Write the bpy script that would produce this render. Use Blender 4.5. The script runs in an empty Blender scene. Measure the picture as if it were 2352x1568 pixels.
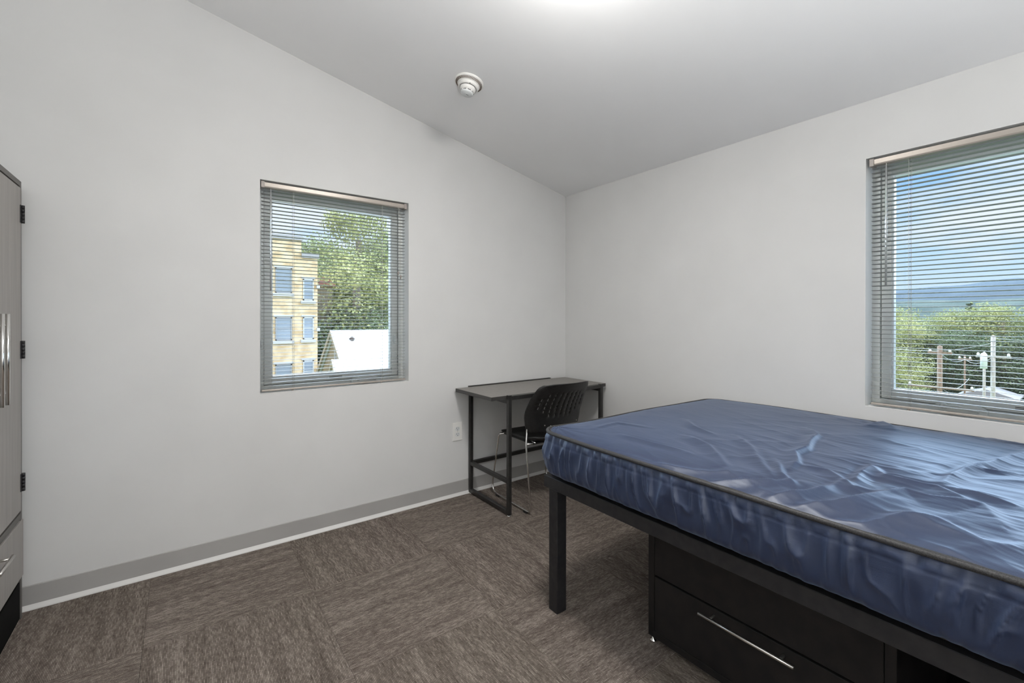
import bpy, bmesh, math, random
import numpy as np
from mathutils import Vector, Matrix

random.seed(7)
S = bpy.context.scene
C = S.collection
PI = math.pi

# ------------------------------------------------------------------ camera
CAM = Vector((-2.5486, -2.7136, 1.22))
cd = bpy.data.cameras.new('camera')
cd.sensor_width = 36.0
cd.lens = 1029.44 / 2352 * 36
cd.shift_y = -49.88 / 2352
cd.clip_start = 0.02
cd.clip_end = 5000
cam = bpy.data.objects.new('camera', cd)
C.objects.link(cam)
r_ = Vector((0.80479836, -0.5935476, 0.00092042))
u_ = Vector((0.00074652, 0.00256291, 0.99999644))
f_ = Vector((0.59354785, 0.8047948, -0.00250572))
M = Matrix.Identity(4)
for i in range(3):
    M[i][0], M[i][1], M[i][2], M[i][3] = r_[i], u_[i], -f_[i], CAM[i]
cam.matrix_world = M
S.camera = cam

# ------------------------------------------------------------------ view and light levels
S.view_settings.view_transform = 'Standard'
S.view_settings.look = 'None'
S.view_settings.gamma = 1.0
S.view_settings.use_curve_mapping = False
S.view_settings.exposure = 0.12
LAMP_STRENGTH = 100.0
SKY_STRENGTH = 1.0
SUN_STRENGTH = 2.6

# ------------------------------------------------------------------ world: blue sky with broken cloud
w = bpy.data.worlds.new('sky')
S.world = w
w.use_nodes = True
nt = w.node_tree
nt.nodes.clear()


def N(t, kind, **kw):
    n = t.nodes.new(kind)
    for k, v in kw.items():
        setattr(n, k, v)
    return n


def ramp(t, fac, stops, interp='LINEAR'):
    n = N(t, 'ShaderNodeValToRGB')
    n.color_ramp.interpolation = interp
    el = n.color_ramp.elements
    while len(el) > len(stops):
        el.remove(el[-1])
    while len(el) < len(stops):
        el.new(0.5)
    for e, (p, c) in zip(el, stops):
        e.position = p
        e.color = (*c, 1) if len(c) == 3 else c
    t.links.new(fac, n.inputs[0])
    return n.outputs[0]


out = N(nt, 'ShaderNodeOutputWorld')
bg = N(nt, 'ShaderNodeBackground')
tc = N(nt, 'ShaderNodeTexCoord')
sx = N(nt, 'ShaderNodeSeparateXYZ')
nt.links.new(tc.outputs['Generated'], sx.inputs[0])
base = ramp(nt, sx.outputs[2], [(0.0, (.68, .84, 1.0)), (.06, (.64, .83, 1.06)), (.16, (.46, .73, 1.15)),
                                (.30, (.26, .54, 1.25)), (.70, (.16, .38, 1.1))])
mp = N(nt, 'ShaderNodeMapping')
mp.inputs['Scale'].default_value = (1.0, 1.0, 2.8)
mp.inputs['Location'].default_value = (0.35, .2, 0.05)
nt.links.new(tc.outputs['Generated'], mp.inputs[0])
cn = N(nt, 'ShaderNodeTexNoise')
cn.inputs['Scale'].default_value = 3.4
cn.inputs['Detail'].default_value = 7
cn.inputs['Roughness'].default_value = .58
nt.links.new(mp.outputs[0], cn.inputs['Vector'])
nm = N(nt, 'ShaderNodeMath', operation='MULTIPLY_ADD')      # more cloud towards the north
nt.links.new(sx.outputs[1], nm.inputs[0])
nm.inputs[1].default_value = .16
nt.links.new(cn.outputs[0], nm.inputs[2])
cm = ramp(nt, nm.outputs[0], [(.43, (0, 0, 0)), (.60, (1, 1, 1))])
mx = N(nt, 'ShaderNodeMixRGB')
nt.links.new(cm, mx.inputs[0])
nt.links.new(base, mx.inputs[1])
mx.inputs[2].default_value = (.86, .92, 1.06, 1)
nt.links.new(mx.outputs[0], bg.inputs[0])
bg.inputs[1].default_value = SKY_STRENGTH
nt.links.new(bg.outputs[0], out.inputs[0])

# ------------------------------------------------------------------ sun (behind the house, never enters the room)
sd = bpy.data.lights.new('sun', 'SUN')
sd.energy = SUN_STRENGTH
sd.angle = math.radians(.6)
sd.color = (1, .93, .80)
sun = bpy.data.objects.new('sun', sd)
C.objects.link(sun)
sun.rotation_euler = Vector((-.62, -.75, .62)).to_track_quat('Z', 'Y').to_euler()
sun.location = (-8, -10, 14)


# added wide sun lamp, stands in for a brighter sky on the window side
ed_ = bpy.data.lights.new('sky_fill', 'SUN')
ed_.energy = 28.0
ed_.angle = math.radians(168)
ed_.color = (.62, .79, 1.0)
efill = bpy.data.objects.new('sky_fill', ed_)
C.objects.link(efill)
efill.rotation_euler = Vector((1.0, .55, .40)).to_track_quat('Z', 'Y').to_euler()
efill.location = (12, -2, 9)

# unseen fill light added behind the camera, bounced off the ceiling
fl = bpy.data.lights.new('bounce_fill', 'SPOT')
fl.energy = 285.0
fl.spot_size = math.radians(142)
fl.spot_blend = .6
fl.shadow_soft_size = .12
fl.color = (.97, .985, 1.0)
fill_spot = bpy.data.objects.new('bounce_fill', fl)
C.objects.link(fill_spot)
fill_spot.location = (-2.45, -3.8, .7)
fill_spot.rotation_euler = Vector((0, 0, -1.0)).to_track_quat('Z', 'Y').to_euler()


# ================================================================== materials
def mat(name, col, rough=.6, metal=0.0, spec=.5, **kw):
    m = bpy.data.materials.new(name)
    m.use_nodes = True
    b = m.node_tree.nodes['Principled BSDF']
    b.inputs['Base Color'].default_value = (*col, 1)
    b.inputs['Roughness'].default_value = rough
    b.inputs['Metallic'].default_value = metal
    b.inputs['Specular IOR Level'].default_value = spec
    for k, v in kw.items():
        b.inputs[k.replace('_', ' ')].default_value = v
    return m


def vary(m, c0, c1, scale=8, coord='Object', detail=4, stretch=(1, 1, 1), bump=0.0, bscale=None, bdist=.002,
         p0=.35, p1=.65, perobj=False):
    """noise colour between c0 and c1 and a fine bump"""
    t = m.node_tree
    b = t.nodes['Principled BSDF']
    tc = N(t, 'ShaderNodeTexCoord')
    mp = N(t, 'ShaderNodeMapping')
    mp.inputs['Scale'].default_value = stretch
    t.links.new(tc.outputs[coord], mp.inputs[0])
    vec = mp.outputs[0]
    if perobj:
        oi = N(t, 'ShaderNodeObjectInfo')
        ad = N(t, 'ShaderNodeVectorMath', operation='ADD')
        sc = N(t, 'ShaderNodeMath', operation='MULTIPLY')
        sc.inputs[1].default_value = 37
        t.links.new(oi.outputs['Random'], sc.inputs[0])
        t.links.new(vec, ad.inputs[0])
        t.links.new(sc.outputs[0], ad.inputs[1])
        vec = ad.outputs[0]
    n = N(t, 'ShaderNodeTexNoise')
    n.inputs['Scale'].default_value = scale
    n.inputs['Detail'].default_value = detail
    t.links.new(vec, n.inputs['Vector'])
    t.links.new(ramp(t, n.outputs[0], [(p0, c0), (p1, c1)]), b.inputs['Base Color'])
    if bump:
        n2 = N(t, 'ShaderNodeTexNoise')
        n2.inputs['Scale'].default_value = bscale or scale * 4
        n2.inputs['Detail'].default_value = 3
        t.links.new(vec, n2.inputs['Vector'])
        bp = N(t, 'ShaderNodeBump')
        bp.inputs['Strength'].default_value = bump
        bp.inputs['Distance'].default_value = bdist
        t.links.new(n2.outputs[0], bp.inputs['Height'])
        t.links.new(bp.outputs[0], b.inputs['Normal'])
    return m


M_WALL = vary(mat('wall_paint', (.70, .69, .67), .75, spec=.25), (.655, .653, .643), (.680, .678, .668), 3, bump=.12, bscale=260, bdist=.0006)
M_CEIL = vary(mat('ceiling_paint', (.66, .66, .665), .8, spec=.2), (.90, .90, .90), (.92, .92, .92), 2, bump=.15, bscale=220, bdist=.0006)
M_REVEAL = mat('reveal_paint', (.90, .90, .89), .6, spec=.3)
M_BASE = vary(mat('vinyl_base', (.36, .35, .34), .45), (.375, .365, .352), (.40, .39, .375), 4)
M_COVE = mat('cove_lip', (.66, .65, .63), .5)
M_PVC = vary(mat('window_vinyl', (.68, .70, .68), .4), (.66, .68, .66), (.70, .72, .70), 5)
M_PVCW = mat('window_vinyl_white', (.82, .85, .86), .35)
M_CLEAR = mat('clear_plastic', (.9, .92, .92), .12, spec=.7, Transmission_Weight=.7)
M_SLAT = mat('slat_aluminium', (.31, .31, .295), .42, spec=.5)
M_RAIL = mat('headrail_metal', (.38, .34, .30), .36, metal=.3)
M_RAILCAP = mat('headrail_cap', (.33, .29, .26), .4)
M_CORD = mat('cord', (.62, .60, .56), .8)
M_BLACKMETAL = vary(mat('black_metal', (.02, .02, .021), .45, spec=.36), (.014, .014, .016), (.024, .023, .024), 40, bump=.08, bscale=500, bdist=.0004)
M_DESKMETAL = vary(mat('desk_metal', (.02, .02, .02), .38, spec=.5), (.016, .0155, .015), (.026, .025, .024), 40)
M_BLACKWOOD = vary(mat('black_laminate', (.012, .011, .011), .48, spec=.28), (.009, .0085, .009), (.016, .014, .0135), 20, bump=.05, bscale=300, bdist=.0004)
M_VOID = mat('dark_board', (.004, .004, .004), .8, spec=.1)
M_CHROME = mat('chrome', (.75, .74, .72), .14, metal=1)
M_BRUSH = mat('brushed_steel', (.62, .60, .57), .3, metal=1)
M_DESKTOP = vary(mat('desk_laminate', (.15, .14, .125), .42, spec=.5), (.185, .172, .155), (.21, .197, .18), 60, detail=6)
M_DESKEDGE = mat('desk_edge', (.045, .043, .041), .42)
M_CHAIR = vary(mat('chair_plastic', (.012, .012, .012), .38, spec=.5), (.010, .010, .010), (.018, .018, .018), 60, bump=.1, bscale=400, bdist=.0004)
M_SEATPAD = vary(mat('seat_vinyl', (.008, .008, .008), .6), (.006, .006, .006), (.012, .012, .012), 60)
M_WARD = vary(mat('wardrobe_laminate', (.30, .28, .26), .5), (.29, .275, .255), (.335, .315, .295), 3, stretch=(14, 14, 1), detail=6)
M_WARDEDGE = mat('wardrobe_edge', (.105, .098, .09), .5)
M_WHITE = mat('white_plastic', (.80, .79, .76), .4)
M_WHITE2 = mat('white_plastic_cool', (.70, .72, .72), .4)
M_DARK = mat('dark_slot', (.01, .01, .01), .7)
M_BROWN = mat('brown_slot', (.10, .07, .05), .7)
M_PIPE = vary(mat('piping_tape', (.04, .038, .038), .6), (.010, .010, .011), (.045, .043, .043), 420, detail=2)


def mattress_material():
    m = mat('navy_satin', (.013, .023, .058), .5, spec=.35)
    t = m.node_tree
    b = t.nodes['Principled BSDF']
    b.inputs['Sheen Weight'].default_value = .22
    b.inputs['Sheen Roughness'].default_value = .4
    b.inputs['Sheen Tint'].default_value = (.50, .66, 1, 1)
    b.inputs['Coat Weight'].default_value = .8
    b.inputs['Coat Roughness'].default_value = .46
    b.inputs['Coat IOR'].default_value = 1.55
    b.inputs['Coat Tint'].default_value = (.75, .86, 1, 1)
    tc = N(t, 'ShaderNodeTexCoord')
    mp = N(t, 'ShaderNodeMapping')
    mp.inputs['Scale'].default_value = (1, .25, 1)
    mp.inputs['Rotation'].default_value = (0, 0, .3)
    t.links.new(tc.outputs['Object'], mp.inputs[0])
    n1 = N(t, 'ShaderNodeTexNoise')
    n1.inputs['Scale'].default_value = 26
    n1.inputs['Detail'].default_value = 4
    n1.inputs['Distortion'].default_value = .6
    t.links.new(mp.outputs[0], n1.inputs['Vector'])
    n2 = N(t, 'ShaderNodeTexNoise')
    n2.inputs['Scale'].default_value = 420
    t.links.new(tc.outputs['Object'], n2.inputs['Vector'])
    b1 = N(t, 'ShaderNodeBump')
    b1.inputs['Strength'].default_value = .3
    b1.inputs['Distance'].default_value = .003
    t.links.new(n1.outputs[0], b1.inputs['Height'])
    b2 = N(t, 'ShaderNodeBump')
    b2.inputs['Strength'].default_value = .25
    b2.inputs['Distance'].default_value = .0006
    t.links.new(n2.outputs[0], b2.inputs['Height'])
    t.links.new(b1.outputs[0], b2.inputs['Normal'])
    t.links.new(b2.outputs[0], b.inputs['Normal'])
    t.links.new(b2.outputs[0], b.inputs['Coat Normal'])
    return m


M_MATT = mattress_material()


def carpet_material():
    """looped cords 4.6 mm apart along local X, each cord its own brown, flecked along its run"""
    m = mat('carpet_cord', (.15, .12, .1), .95, spec=.1)
    t = m.node_tree
    b = t.nodes['Principled BSDF']
    tc = N(t, 'ShaderNodeTexCoord')
    oi = N(t, 'ShaderNodeObjectInfo')
    sep = N(t, 'ShaderNodeSeparateXYZ')
    t.links.new(tc.outputs['Object'], sep.inputs[0])

    def mth(op, a, c=None):
        n = N(t, 'ShaderNodeMath', operation=op)
        for k, v in enumerate((a, c)):
            if v is None:
                continue
            if isinstance(v, (int, float)):
                n.inputs[k].default_value = v
            else:
                t.links.new(v, n.inputs[k])
        return n.outputs[0]
    row = mth('MULTIPLY', sep.outputs[1], 1 / .0046)
    rid = mth('FLOOR', row)
    frac = mth('FRACT', row)
    rnd = mth('MULTIPLY', oi.outputs['Random'], 91.0)
    # streaks along the cords
    cb = N(t, 'ShaderNodeCombineXYZ')
    t.links.new(mth('MULTIPLY', sep.outputs[0], 34.0), cb.inputs[0])
    t.links.new(mth('MULTIPLY', rid, 5.37), cb.inputs[1])
    t.links.new(rnd, cb.inputs[2])
    n1 = N(t, 'ShaderNodeTexNoise')
    n1.inputs['Scale'].default_value = 1.0
    n1.inputs['Detail'].default_value = 2
    t.links.new(cb.outputs[0], n1.inputs['Vector'])
    # single loops along a cord
    cb2 = N(t, 'ShaderNodeCombineXYZ')
    t.links.new(mth('MULTIPLY', sep.outputs[0], 230.0), cb2.inputs[0])
    t.links.new(mth('MULTIPLY', rid, 7.7), cb2.inputs[1])
    t.links.new(rnd, cb2.inputs[2])
    n2 = N(t, 'ShaderNodeTexNoise')
    n2.inputs['Scale'].default_value = 1.0
    n2.inputs['Detail'].default_value = 1
    t.links.new(cb2.outputs[0], n2.inputs['Vector'])
    # soft wide bands
    cb3 = N(t, 'ShaderNodeCombineXYZ')
    t.links.new(mth('MULTIPLY', sep.outputs[0], 2.2), cb3.inputs[0])
    t.links.new(mth('MULTIPLY', sep.outputs[1], 24.0), cb3.inputs[1])
    t.links.new(rnd, cb3.inputs[2])
    n3 = N(t, 'ShaderNodeTexNoise')
    n3.inputs['Scale'].default_value = 1.0
    t.links.new(cb3.outputs[0], n3.inputs['Vector'])
    v = mth('ADD', mth('MULTIPLY', n1.outputs[0], .55), mth('MULTIPLY', n2.outputs[0], .25))
    v = mth('ADD', v, mth('MULTIPLY', n3.outputs[0], .28))
    col = ramp(t, v, [(.36, (.100, .080, .067)), (.53, (.195, .163, .139)), (.70, (.36, .31, .27))])
    # groove between cords
    g = mth('ABSOLUTE', mth('SUBTRACT', frac, .5))
    gr = ramp(t, g, [(.20, (1, 1, 1)), (.5, (.34, .34, .34))])
    mx = N(t, 'ShaderNodeMixRGB', blend_type='MULTIPLY')
    mx.inputs[0].default_value = 1
    t.links.new(col, mx.inputs[1])
    t.links.new(gr, mx.inputs[2])
    t.links.new(mx.outputs[0], b.inputs['Base Color'])
    h = mth('ADD', mth('MULTIPLY', mth('SUBTRACT', .5, g), 1.2), mth('MULTIPLY', n2.outputs[0], .8))
    bp = N(t, 'ShaderNodeBump')
    bp.inputs['Strength'].default_value = .8
    bp.inputs['Distance'].default_value = .002
    t.links.new(h, bp.inputs['Height'])
    t.links.new(bp.outputs[0], b.inputs['Normal'])
    return m


M_CARPET = carpet_material()


def glass_material():
    m = bpy.data.materials.new('window_glass')
    m.use_nodes = True
    t = m.node_tree
    t.nodes.clear()
    o = N(t, 'ShaderNodeOutputMaterial')
    tr = N(t, 'ShaderNodeBsdfTransparent')
    tr.inputs[0].default_value = (.96, .98, .98, 1)
    gl = N(t, 'ShaderNodeBsdfGlossy')
    gl.inputs['Roughness'].default_value = .02
    fr = N(t, 'ShaderNodeFresnel')
    fr.inputs[0].default_value = 1.45
    mx = N(t, 'ShaderNodeMixShader')
    t.links.new(fr.outputs[0], mx.inputs[0])
    t.links.new(tr.outputs[0], mx.inputs[1])
    t.links.new(gl.outputs[0], mx.inputs[2])
    t.links.new(mx.outputs[0], o.inputs[0])
    return m


M_GLASS = glass_material()


def emit(name, col, s):
    m = mat(name, (.9, .9, .88), .4)
    b = m.node_tree.nodes['Principled BSDF']
    b.inputs['Emission Color'].default_value = (*col, 1)
    b.inputs['Emission Strength'].default_value = s
    return m


M_LAMP = emit('lamp_diffuser', (1.0, .975, .94), LAMP_STRENGTH)


# ================================================================== helpers
def link(name, me, m=None, parent=None, smooth=False):
    o = bpy.data.objects.new(name, me)
    C.objects.link(o)
    if m is not None and not me.materials:
        me.materials.append(m)
    if parent is not None:
        o.parent = parent
    if smooth:
        me.polygons.foreach_set('use_smooth', [True] * len(me.polygons))
    return o


def tag(o, label, cat, group=None):
    o['label'] = label
    o['category'] = cat
    if group:
        o['group'] = group
    return o


def thing(name, label, cat, loc=(0, 0, 0), rz=0, group=None):
    o = bpy.data.objects.new(name, None)
    C.objects.link(o)
    o.location = loc
    o.rotation_euler = (0, 0, rz)
    o.empty_display_size = .1
    return tag(o, label, cat, group)


class MB:
    """collects boxes, tubes, lathes in one bmesh"""

    def __init__(s):
        s.bm = bmesh.new()

    def box(s, x0, x1, y0, y1, z0, z1, bev=0.0, seg=2, mtx=None):
        r = bmesh.ops.create_cube(s.bm, size=1)
        vs = r['verts']
        for v in vs:
            v.co = Vector(((x0 + x1) / 2 + v.co.x * (x1 - x0), (y0 + y1) / 2 + v.co.y * (y1 - y0), (z0 + z1) / 2 + v.co.z * (z1 - z0)))
        if bev:
            es = list({e for v in vs for e in v.link_edges})
            rr = bmesh.ops.bevel(s.bm, geom=es, offset=bev, segments=seg, affect='EDGES', profile=.5)
            vs = list({v for f in rr['faces'] for v in f.verts} | {v for v in vs if v.is_valid})
        if mtx is not None:
            bmesh.ops.transform(s.bm, matrix=mtx, verts=[v for v in vs if v.is_valid])
        return s

    def tube(s, pts, r, seg=12, closed=False, flat=1.0):
        pts = [Vector(p) for p in pts]
        n = len(pts)
        rings = []
        up = None
        for i, p in enumerate(pts):
            if closed:
                d = (pts[(i + 1) % n] - pts[i - 1]).normalized()
            else:
                d = (pts[min(i + 1, n - 1)] - pts[max(i - 1, 0)]).normalized()
            if up is None:
                up = Vector((0, 0, 1)) if abs(d.z) < .9 else Vector((0, 1, 0))
            a = d.cross(up).normalized()
            up = a.cross(d).normalized()
            rings.append([s.bm.verts.new(p + (a * math.cos(k / seg * 2 * PI) + up * flat * math.sin(k / seg * 2 * PI)) * r) for k in range(seg)])
        m = n if closed else n - 1
        for i in range(m):
            A, B = rings[i], rings[(i + 1) % n]
            for k in range(seg):
                f = s.bm.faces.new((A[k], A[(k + 1) % seg], B[(k + 1) % seg], B[k]))
                f.smooth = True
        if not closed:
            s.bm.faces.new(rings[0][::-1])
            s.bm.faces.new(rings[-1])
        return s

    def lathe(s, prof, seg=48, mtx=None):
        rings = []
        vs = []
        for (r, z) in prof:
            if r < 1e-6:
                ring = [s.bm.verts.new((0, 0, z))]
            else:
                ring = [s.bm.verts.new((r * math.cos(k / seg * 2 * PI), r * math.sin(k / seg * 2 * PI), z)) for k in range(seg)]
            rings.append(ring)
            vs += ring
        for A, B in zip(rings, rings[1:]):
            for k in range(seg):
                k2 = (k + 1) % seg
                if len(A) == 1 and len(B) == 1:
                    continue
                if len(A) == 1:
                    f = s.bm.faces.new((A[0], B[k2], B[k]))
                elif len(B) == 1:
                    f = s.bm.faces.new((A[k], A[k2], B[0]))
                else:
                    f = s.bm.faces.new((A[k], A[k2], B[k2], B[k]))
                f.smooth = True
        if mtx is not None:
            bmesh.ops.transform(s.bm, matrix=mtx, verts=vs)
        return s

    def prism(s, poly, axis, a0, a1):
        """extrude a 2-D polygon along axis 'x','y' or 'z'"""
        def P(u, v, a):
            return {'x': (a, u, v), 'y': (u, a, v), 'z': (u, v, a)}[axis]
        A = [s.bm.verts.new(P(u, v, a0)) for u, v in poly]
        B = [s.bm.verts.new(P(u, v, a1)) for u, v in poly]
        s.bm.faces.new(A[::-1])
        s.bm.faces.new(B)
        for i in range(len(poly)):
            j = (i + 1) % len(poly)
            s.bm.faces.new((A[i], A[j], B[j], B[i]))
        return s

    def mesh(s, name):
        bmesh.ops.recalc_face_normals(s.bm, faces=s.bm.faces)
        me = bpy.data.meshes.new(name)
        s.bm.to_mesh(me)
        s.bm.free()
        return me

    def obj(s, name, m, parent=None):
        return link(name, s.mesh(name), m, parent)


def struct(o):
    o['kind'] = 'structure'
    return o


def fillet(pts, rad, n=6):
    """round the corners of a polyline"""
    pts = [Vector(p) for p in pts]
    out = [pts[0]]
    for i in range(1, len(pts) - 1):
        a, b, c = pts[i - 1], pts[i], pts[i + 1]
        r = rad if not isinstance(rad, (list, tuple)) else rad[i - 1]
        d1 = (a - b).normalized()
        d2 = (c - b).normalized()
        k = min(r, (a - b).length * .49, (c - b).length * .49)
        p0, p2 = b + d1 * k, b + d2 * k
        for j in range(n + 1):
            t = j / n
            out.append(p0 * (1 - t) ** 2 + b * 2 * t * (1 - t) + p2 * t * t)
    out.append(pts[-1])
    return out


# ================================================================== the room shell
XW, YS = -3.70, -4.10            # far west and south walls
HC, SL = 2.2242, 0.2179          # ceiling height over the east wall and its rise towards the west


def ceil_z(x):
    return HC - SL * x


# window openings
AX0, AX1, WZ0, WZ1 = -2.2125, -1.3725, .817, 1.961
BY1, BY0 = -2.0135, -2.855
T = .18                           # wall thickness

mb = MB()
top = lambda x: ceil_z(x) + .0
mb.prism([(XW - T, 0), (AX0, 0), (AX0, top(AX0)), (XW - T, top(XW - T))], 'y', 0, T)
mb.prism([(AX1, 0), (T, 0), (T, top(T)), (AX1, top(AX1))], 'y', 0, T)
mb.prism([(AX0, 0), (AX1, 0), (AX1, WZ0), (AX0, WZ0)], 'y', 0, T)
mb.prism([(AX0, WZ1), (AX1, WZ1), (AX1, top(AX1)), (AX0, top(AX0))], 'y', 0, T)
struct(mb.obj('wall_north', M_WALL))
mb = MB()
zt = HC
mb.box(0, T, BY1, 0, 0, zt)
mb.box(0, T, YS, BY0, 0, zt)
mb.box(0, T, BY0, BY1, 0, WZ0)
mb.box(0, T, BY0, BY1, WZ1, zt)
struct(mb.obj('wall_east', M_WALL))
struct(MB().box(XW - T, XW, YS, 0, 0, ceil_z(XW)).obj('wall_west', M_WALL))
struct(MB().prism([(XW - T, 0), (T, 0), (T, top(T)), (XW - T, top(XW - T))], 'y', YS - T, YS).obj('wall_south', M_WALL))
cx0, cx1 = XW - T - .1, T + .1
struct(MB().prism([(cx0, ceil_z(cx0)), (cx1, ceil_z(cx1)), (cx1, ceil_z(cx1) + .25), (cx0, ceil_z(cx0) + .25)], 'y', YS - T, T + .1).obj('ceiling', M_CEIL))

# floor: slab with carpet tiles laid quarter-turned
floor = struct(MB().box(XW - T, T, YS - T, T, -.22, -.008).obj('floor', M_VOID))
TS = .589
xs = [-2.665 + TS * k for k in range(-2, 6)]
ys = [-.575 - TS * k for k in range(-1, 7)]
tile_cache = {}
for i, xa in enumerate(xs):
    for j, ya in enumerate(ys):
        x0, x1 = max(xa, XW), min(xa + TS, 0.0)
        y0, y1 = max(ya - TS, YS), min(ya, 0.0)
        if x1 - x0 < .01 or y1 - y0 < .01:
            continue
        # tile whose west edge is x=-2.665 in the row at the north wall runs along X
        alongx = (i + j) % 2 == 0
        cx, cy = (x0 + x1) / 2, (y0 + y1) / 2
        hx, hy = (x1 - x0) / 2 - .0003, (y1 - y0) / 2 - .0003
        if not alongx:
            hx, hy = hy, hx
        key = (round(hx, 4), round(hy, 4))
        if key not in tile_cache:
            tile_cache[key] = MB().box(-hx, hx, -hy, hy, -.008, 0, .0006, 1).mesh('carpet_tile')
        o = link('carpet_tile', tile_cache[key], M_CARPET, floor)
        o.location = (cx, cy, 0)
        o.rotation_euler = (0, 0, 0 if alongx else PI / 2)


# vinyl cove base
def baseboard(name, axis, a0, a1, pos, sgn):
    # profile in (distance from wall, z)
    prof = [(0, 0), (.014, 0), (.014, .002), (.006, .011), (.0032, .018), (.0032, .096), (.0018, .0995), (0, .0995)]
    mb = MB()
    mb.prism([(pos + sgn * d, z) for d, z in prof], axis, a0, a1)
    o = struct(mb.obj(name, M_BASE))
    mb = MB()
    mb.prism([(pos + sgn * d, z) for d, z in [(0.004, .0002), (.0185, .0002), (.0178, .004), (.0095, .0125), (.0042, .019), (.0034, .0165)]], axis, a0, a1)
    mb.obj('cove_toe', M_COVE, o)
    return o


baseboard('baseboard_north', 'x', XW, 0, 0, -1)
baseboard('baseboard_east', 'y', YS, 0, 0, -1)
baseboard('baseboard_south', 'x', XW, 0, YS, 1)
baseboard('baseboard_west', 'y', YS, 0, XW, 1)


# ================================================================== windows
def place(o, kind):
    """local frame: X along the opening, Y outwards, Z up"""
    if kind == 'north':
        o.location = (AX0, 0, WZ0)
    else:
        o.location = (0, BY1, WZ0)
        o.rotation_euler = (0, 0, -PI / 2)


WW, WH = AX1 - AX0, WZ1 - WZ0


def window(name, kind, crank_x, locks):
    W, H = WW, WH
    mb = MB()
    y0, y1 = .098, .178
    fw = .030
    mb.box(0, fw, y0, y1, 0, H, .002)
    mb.box(W - fw, W, y0, y1, 0, H, .002)
    mb.box(fw, W - fw, y0, y1, 0, fw, .002)
    mb.box(fw, W - fw, y0, y1, H - fw, H, .002)
    root = mb.obj(name, M_PVC)
    struct(root)
    place(root, kind)
    sw = .038
    mb = MB()
    a = fw + .002
    mb.box(a, a + sw, y0 + .012, y1 - .005, a, H - a, .003)
    mb.box(W - a - sw, W - a, y0 + .012, y1 - .005, a, H - a, .003)
    mb.box(a + sw, W - a - sw, y0 + .012, y1 - .005, a, a + sw, .003)
    mb.box(a + sw, W - a - sw, y0 + .012, y1 - .005, H - a - sw, H - a, .003)
    mb.obj('sash', M_PVC, root)
    b = a + sw
    mb = MB()
    g = .007
    yy0, yy1 = .118, .150
    mb.box(b, b + g, yy0, yy1, b, H - b, .001, 1)
    mb.box(W - b - g, W - b, yy0, yy1, b, H - b, .001, 1)
    mb.box(b + g, W - b - g, yy0, yy1, b, b + g, .001, 1)
    mb.box(b + g, W - b - g, yy0, yy1, H - b - g, H - b, .001, 1)
    mb.obj('glazing_bead', M_PVCW, root)
    MB().box(b + .004, W - b - .004, .150, .154, b + .004, H - b - .004).obj('glass_pane', M_GLASS, root)
    # crank operator: domed cover and folded handle
    cx = crank_x
    prof = []
    for k in range(17):
        t = k / 16 * PI
        prof.append((cx - .085 * math.cos(t), .004 + .046 * math.sin(t) ** .55))
    mb = MB()
    mb.prism(prof, 'y', .072, .099)
    o = mb.obj('crank_cover', M_PVC, root)
    mb = MB()
    mb.lathe([(0, 0), (.012, 0), (.012, .008), (.008, .011), (0, .011)], 20, Matrix.Translation((cx - .045, .072, .034)) @ Matrix.Rotation(PI / 2, 4, 'X'))
    mb.tube(fillet([(cx - .045, .062, .034), (cx + .0, .060, .040), (cx + .062, .062, .022)], .02), .0045, 8)
    mb.obj('crank_handle', M_PVC, root)
    # maker's label strips on the bottom rail, lock levers on the jamb
    lx = crank_x + (.155 if kind == 'east' else -.205)
    MB().box(lx, lx + .075, y0 + .0105, y0 + .0125, .046, .0485).box(lx + .0, lx + .075, y0 + .0105, y0 + .0125, .053, .0555).obj('label_strip', M_DARK, root)
    for (qx, qz) in locks:
        mb = MB()
        mb.box(qx - .007, qx + .007, y0 - .006, y0, qz - .03, qz + .03, .003)
        mb.box(qx - .004, qx + .004, y0 - .020, y0 - .004, qz - .018, qz + .022, .003)
        mb.obj('lock_lever', M_PVC, root)
    # painted gypsum returns of the opening
    mb = MB()
    mb.box(-.0005, .0008, .0, y0, 0, H)
    mb.box(W - .0008, W + .0005, .0, y0, 0, H)
    mb.box(.0, W, .0, y0, -.0005, .0008)
    mb.box(.0, W, .0, y0, H - .0008, H + .0005)
    mb.obj('window_return', M_REVEAL, root)
    return root


window('window_1', 'north', .585, [(.017, .26), (.785, .27)])
window('window_2', 'east', .30, [(.815, .27)])


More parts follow.
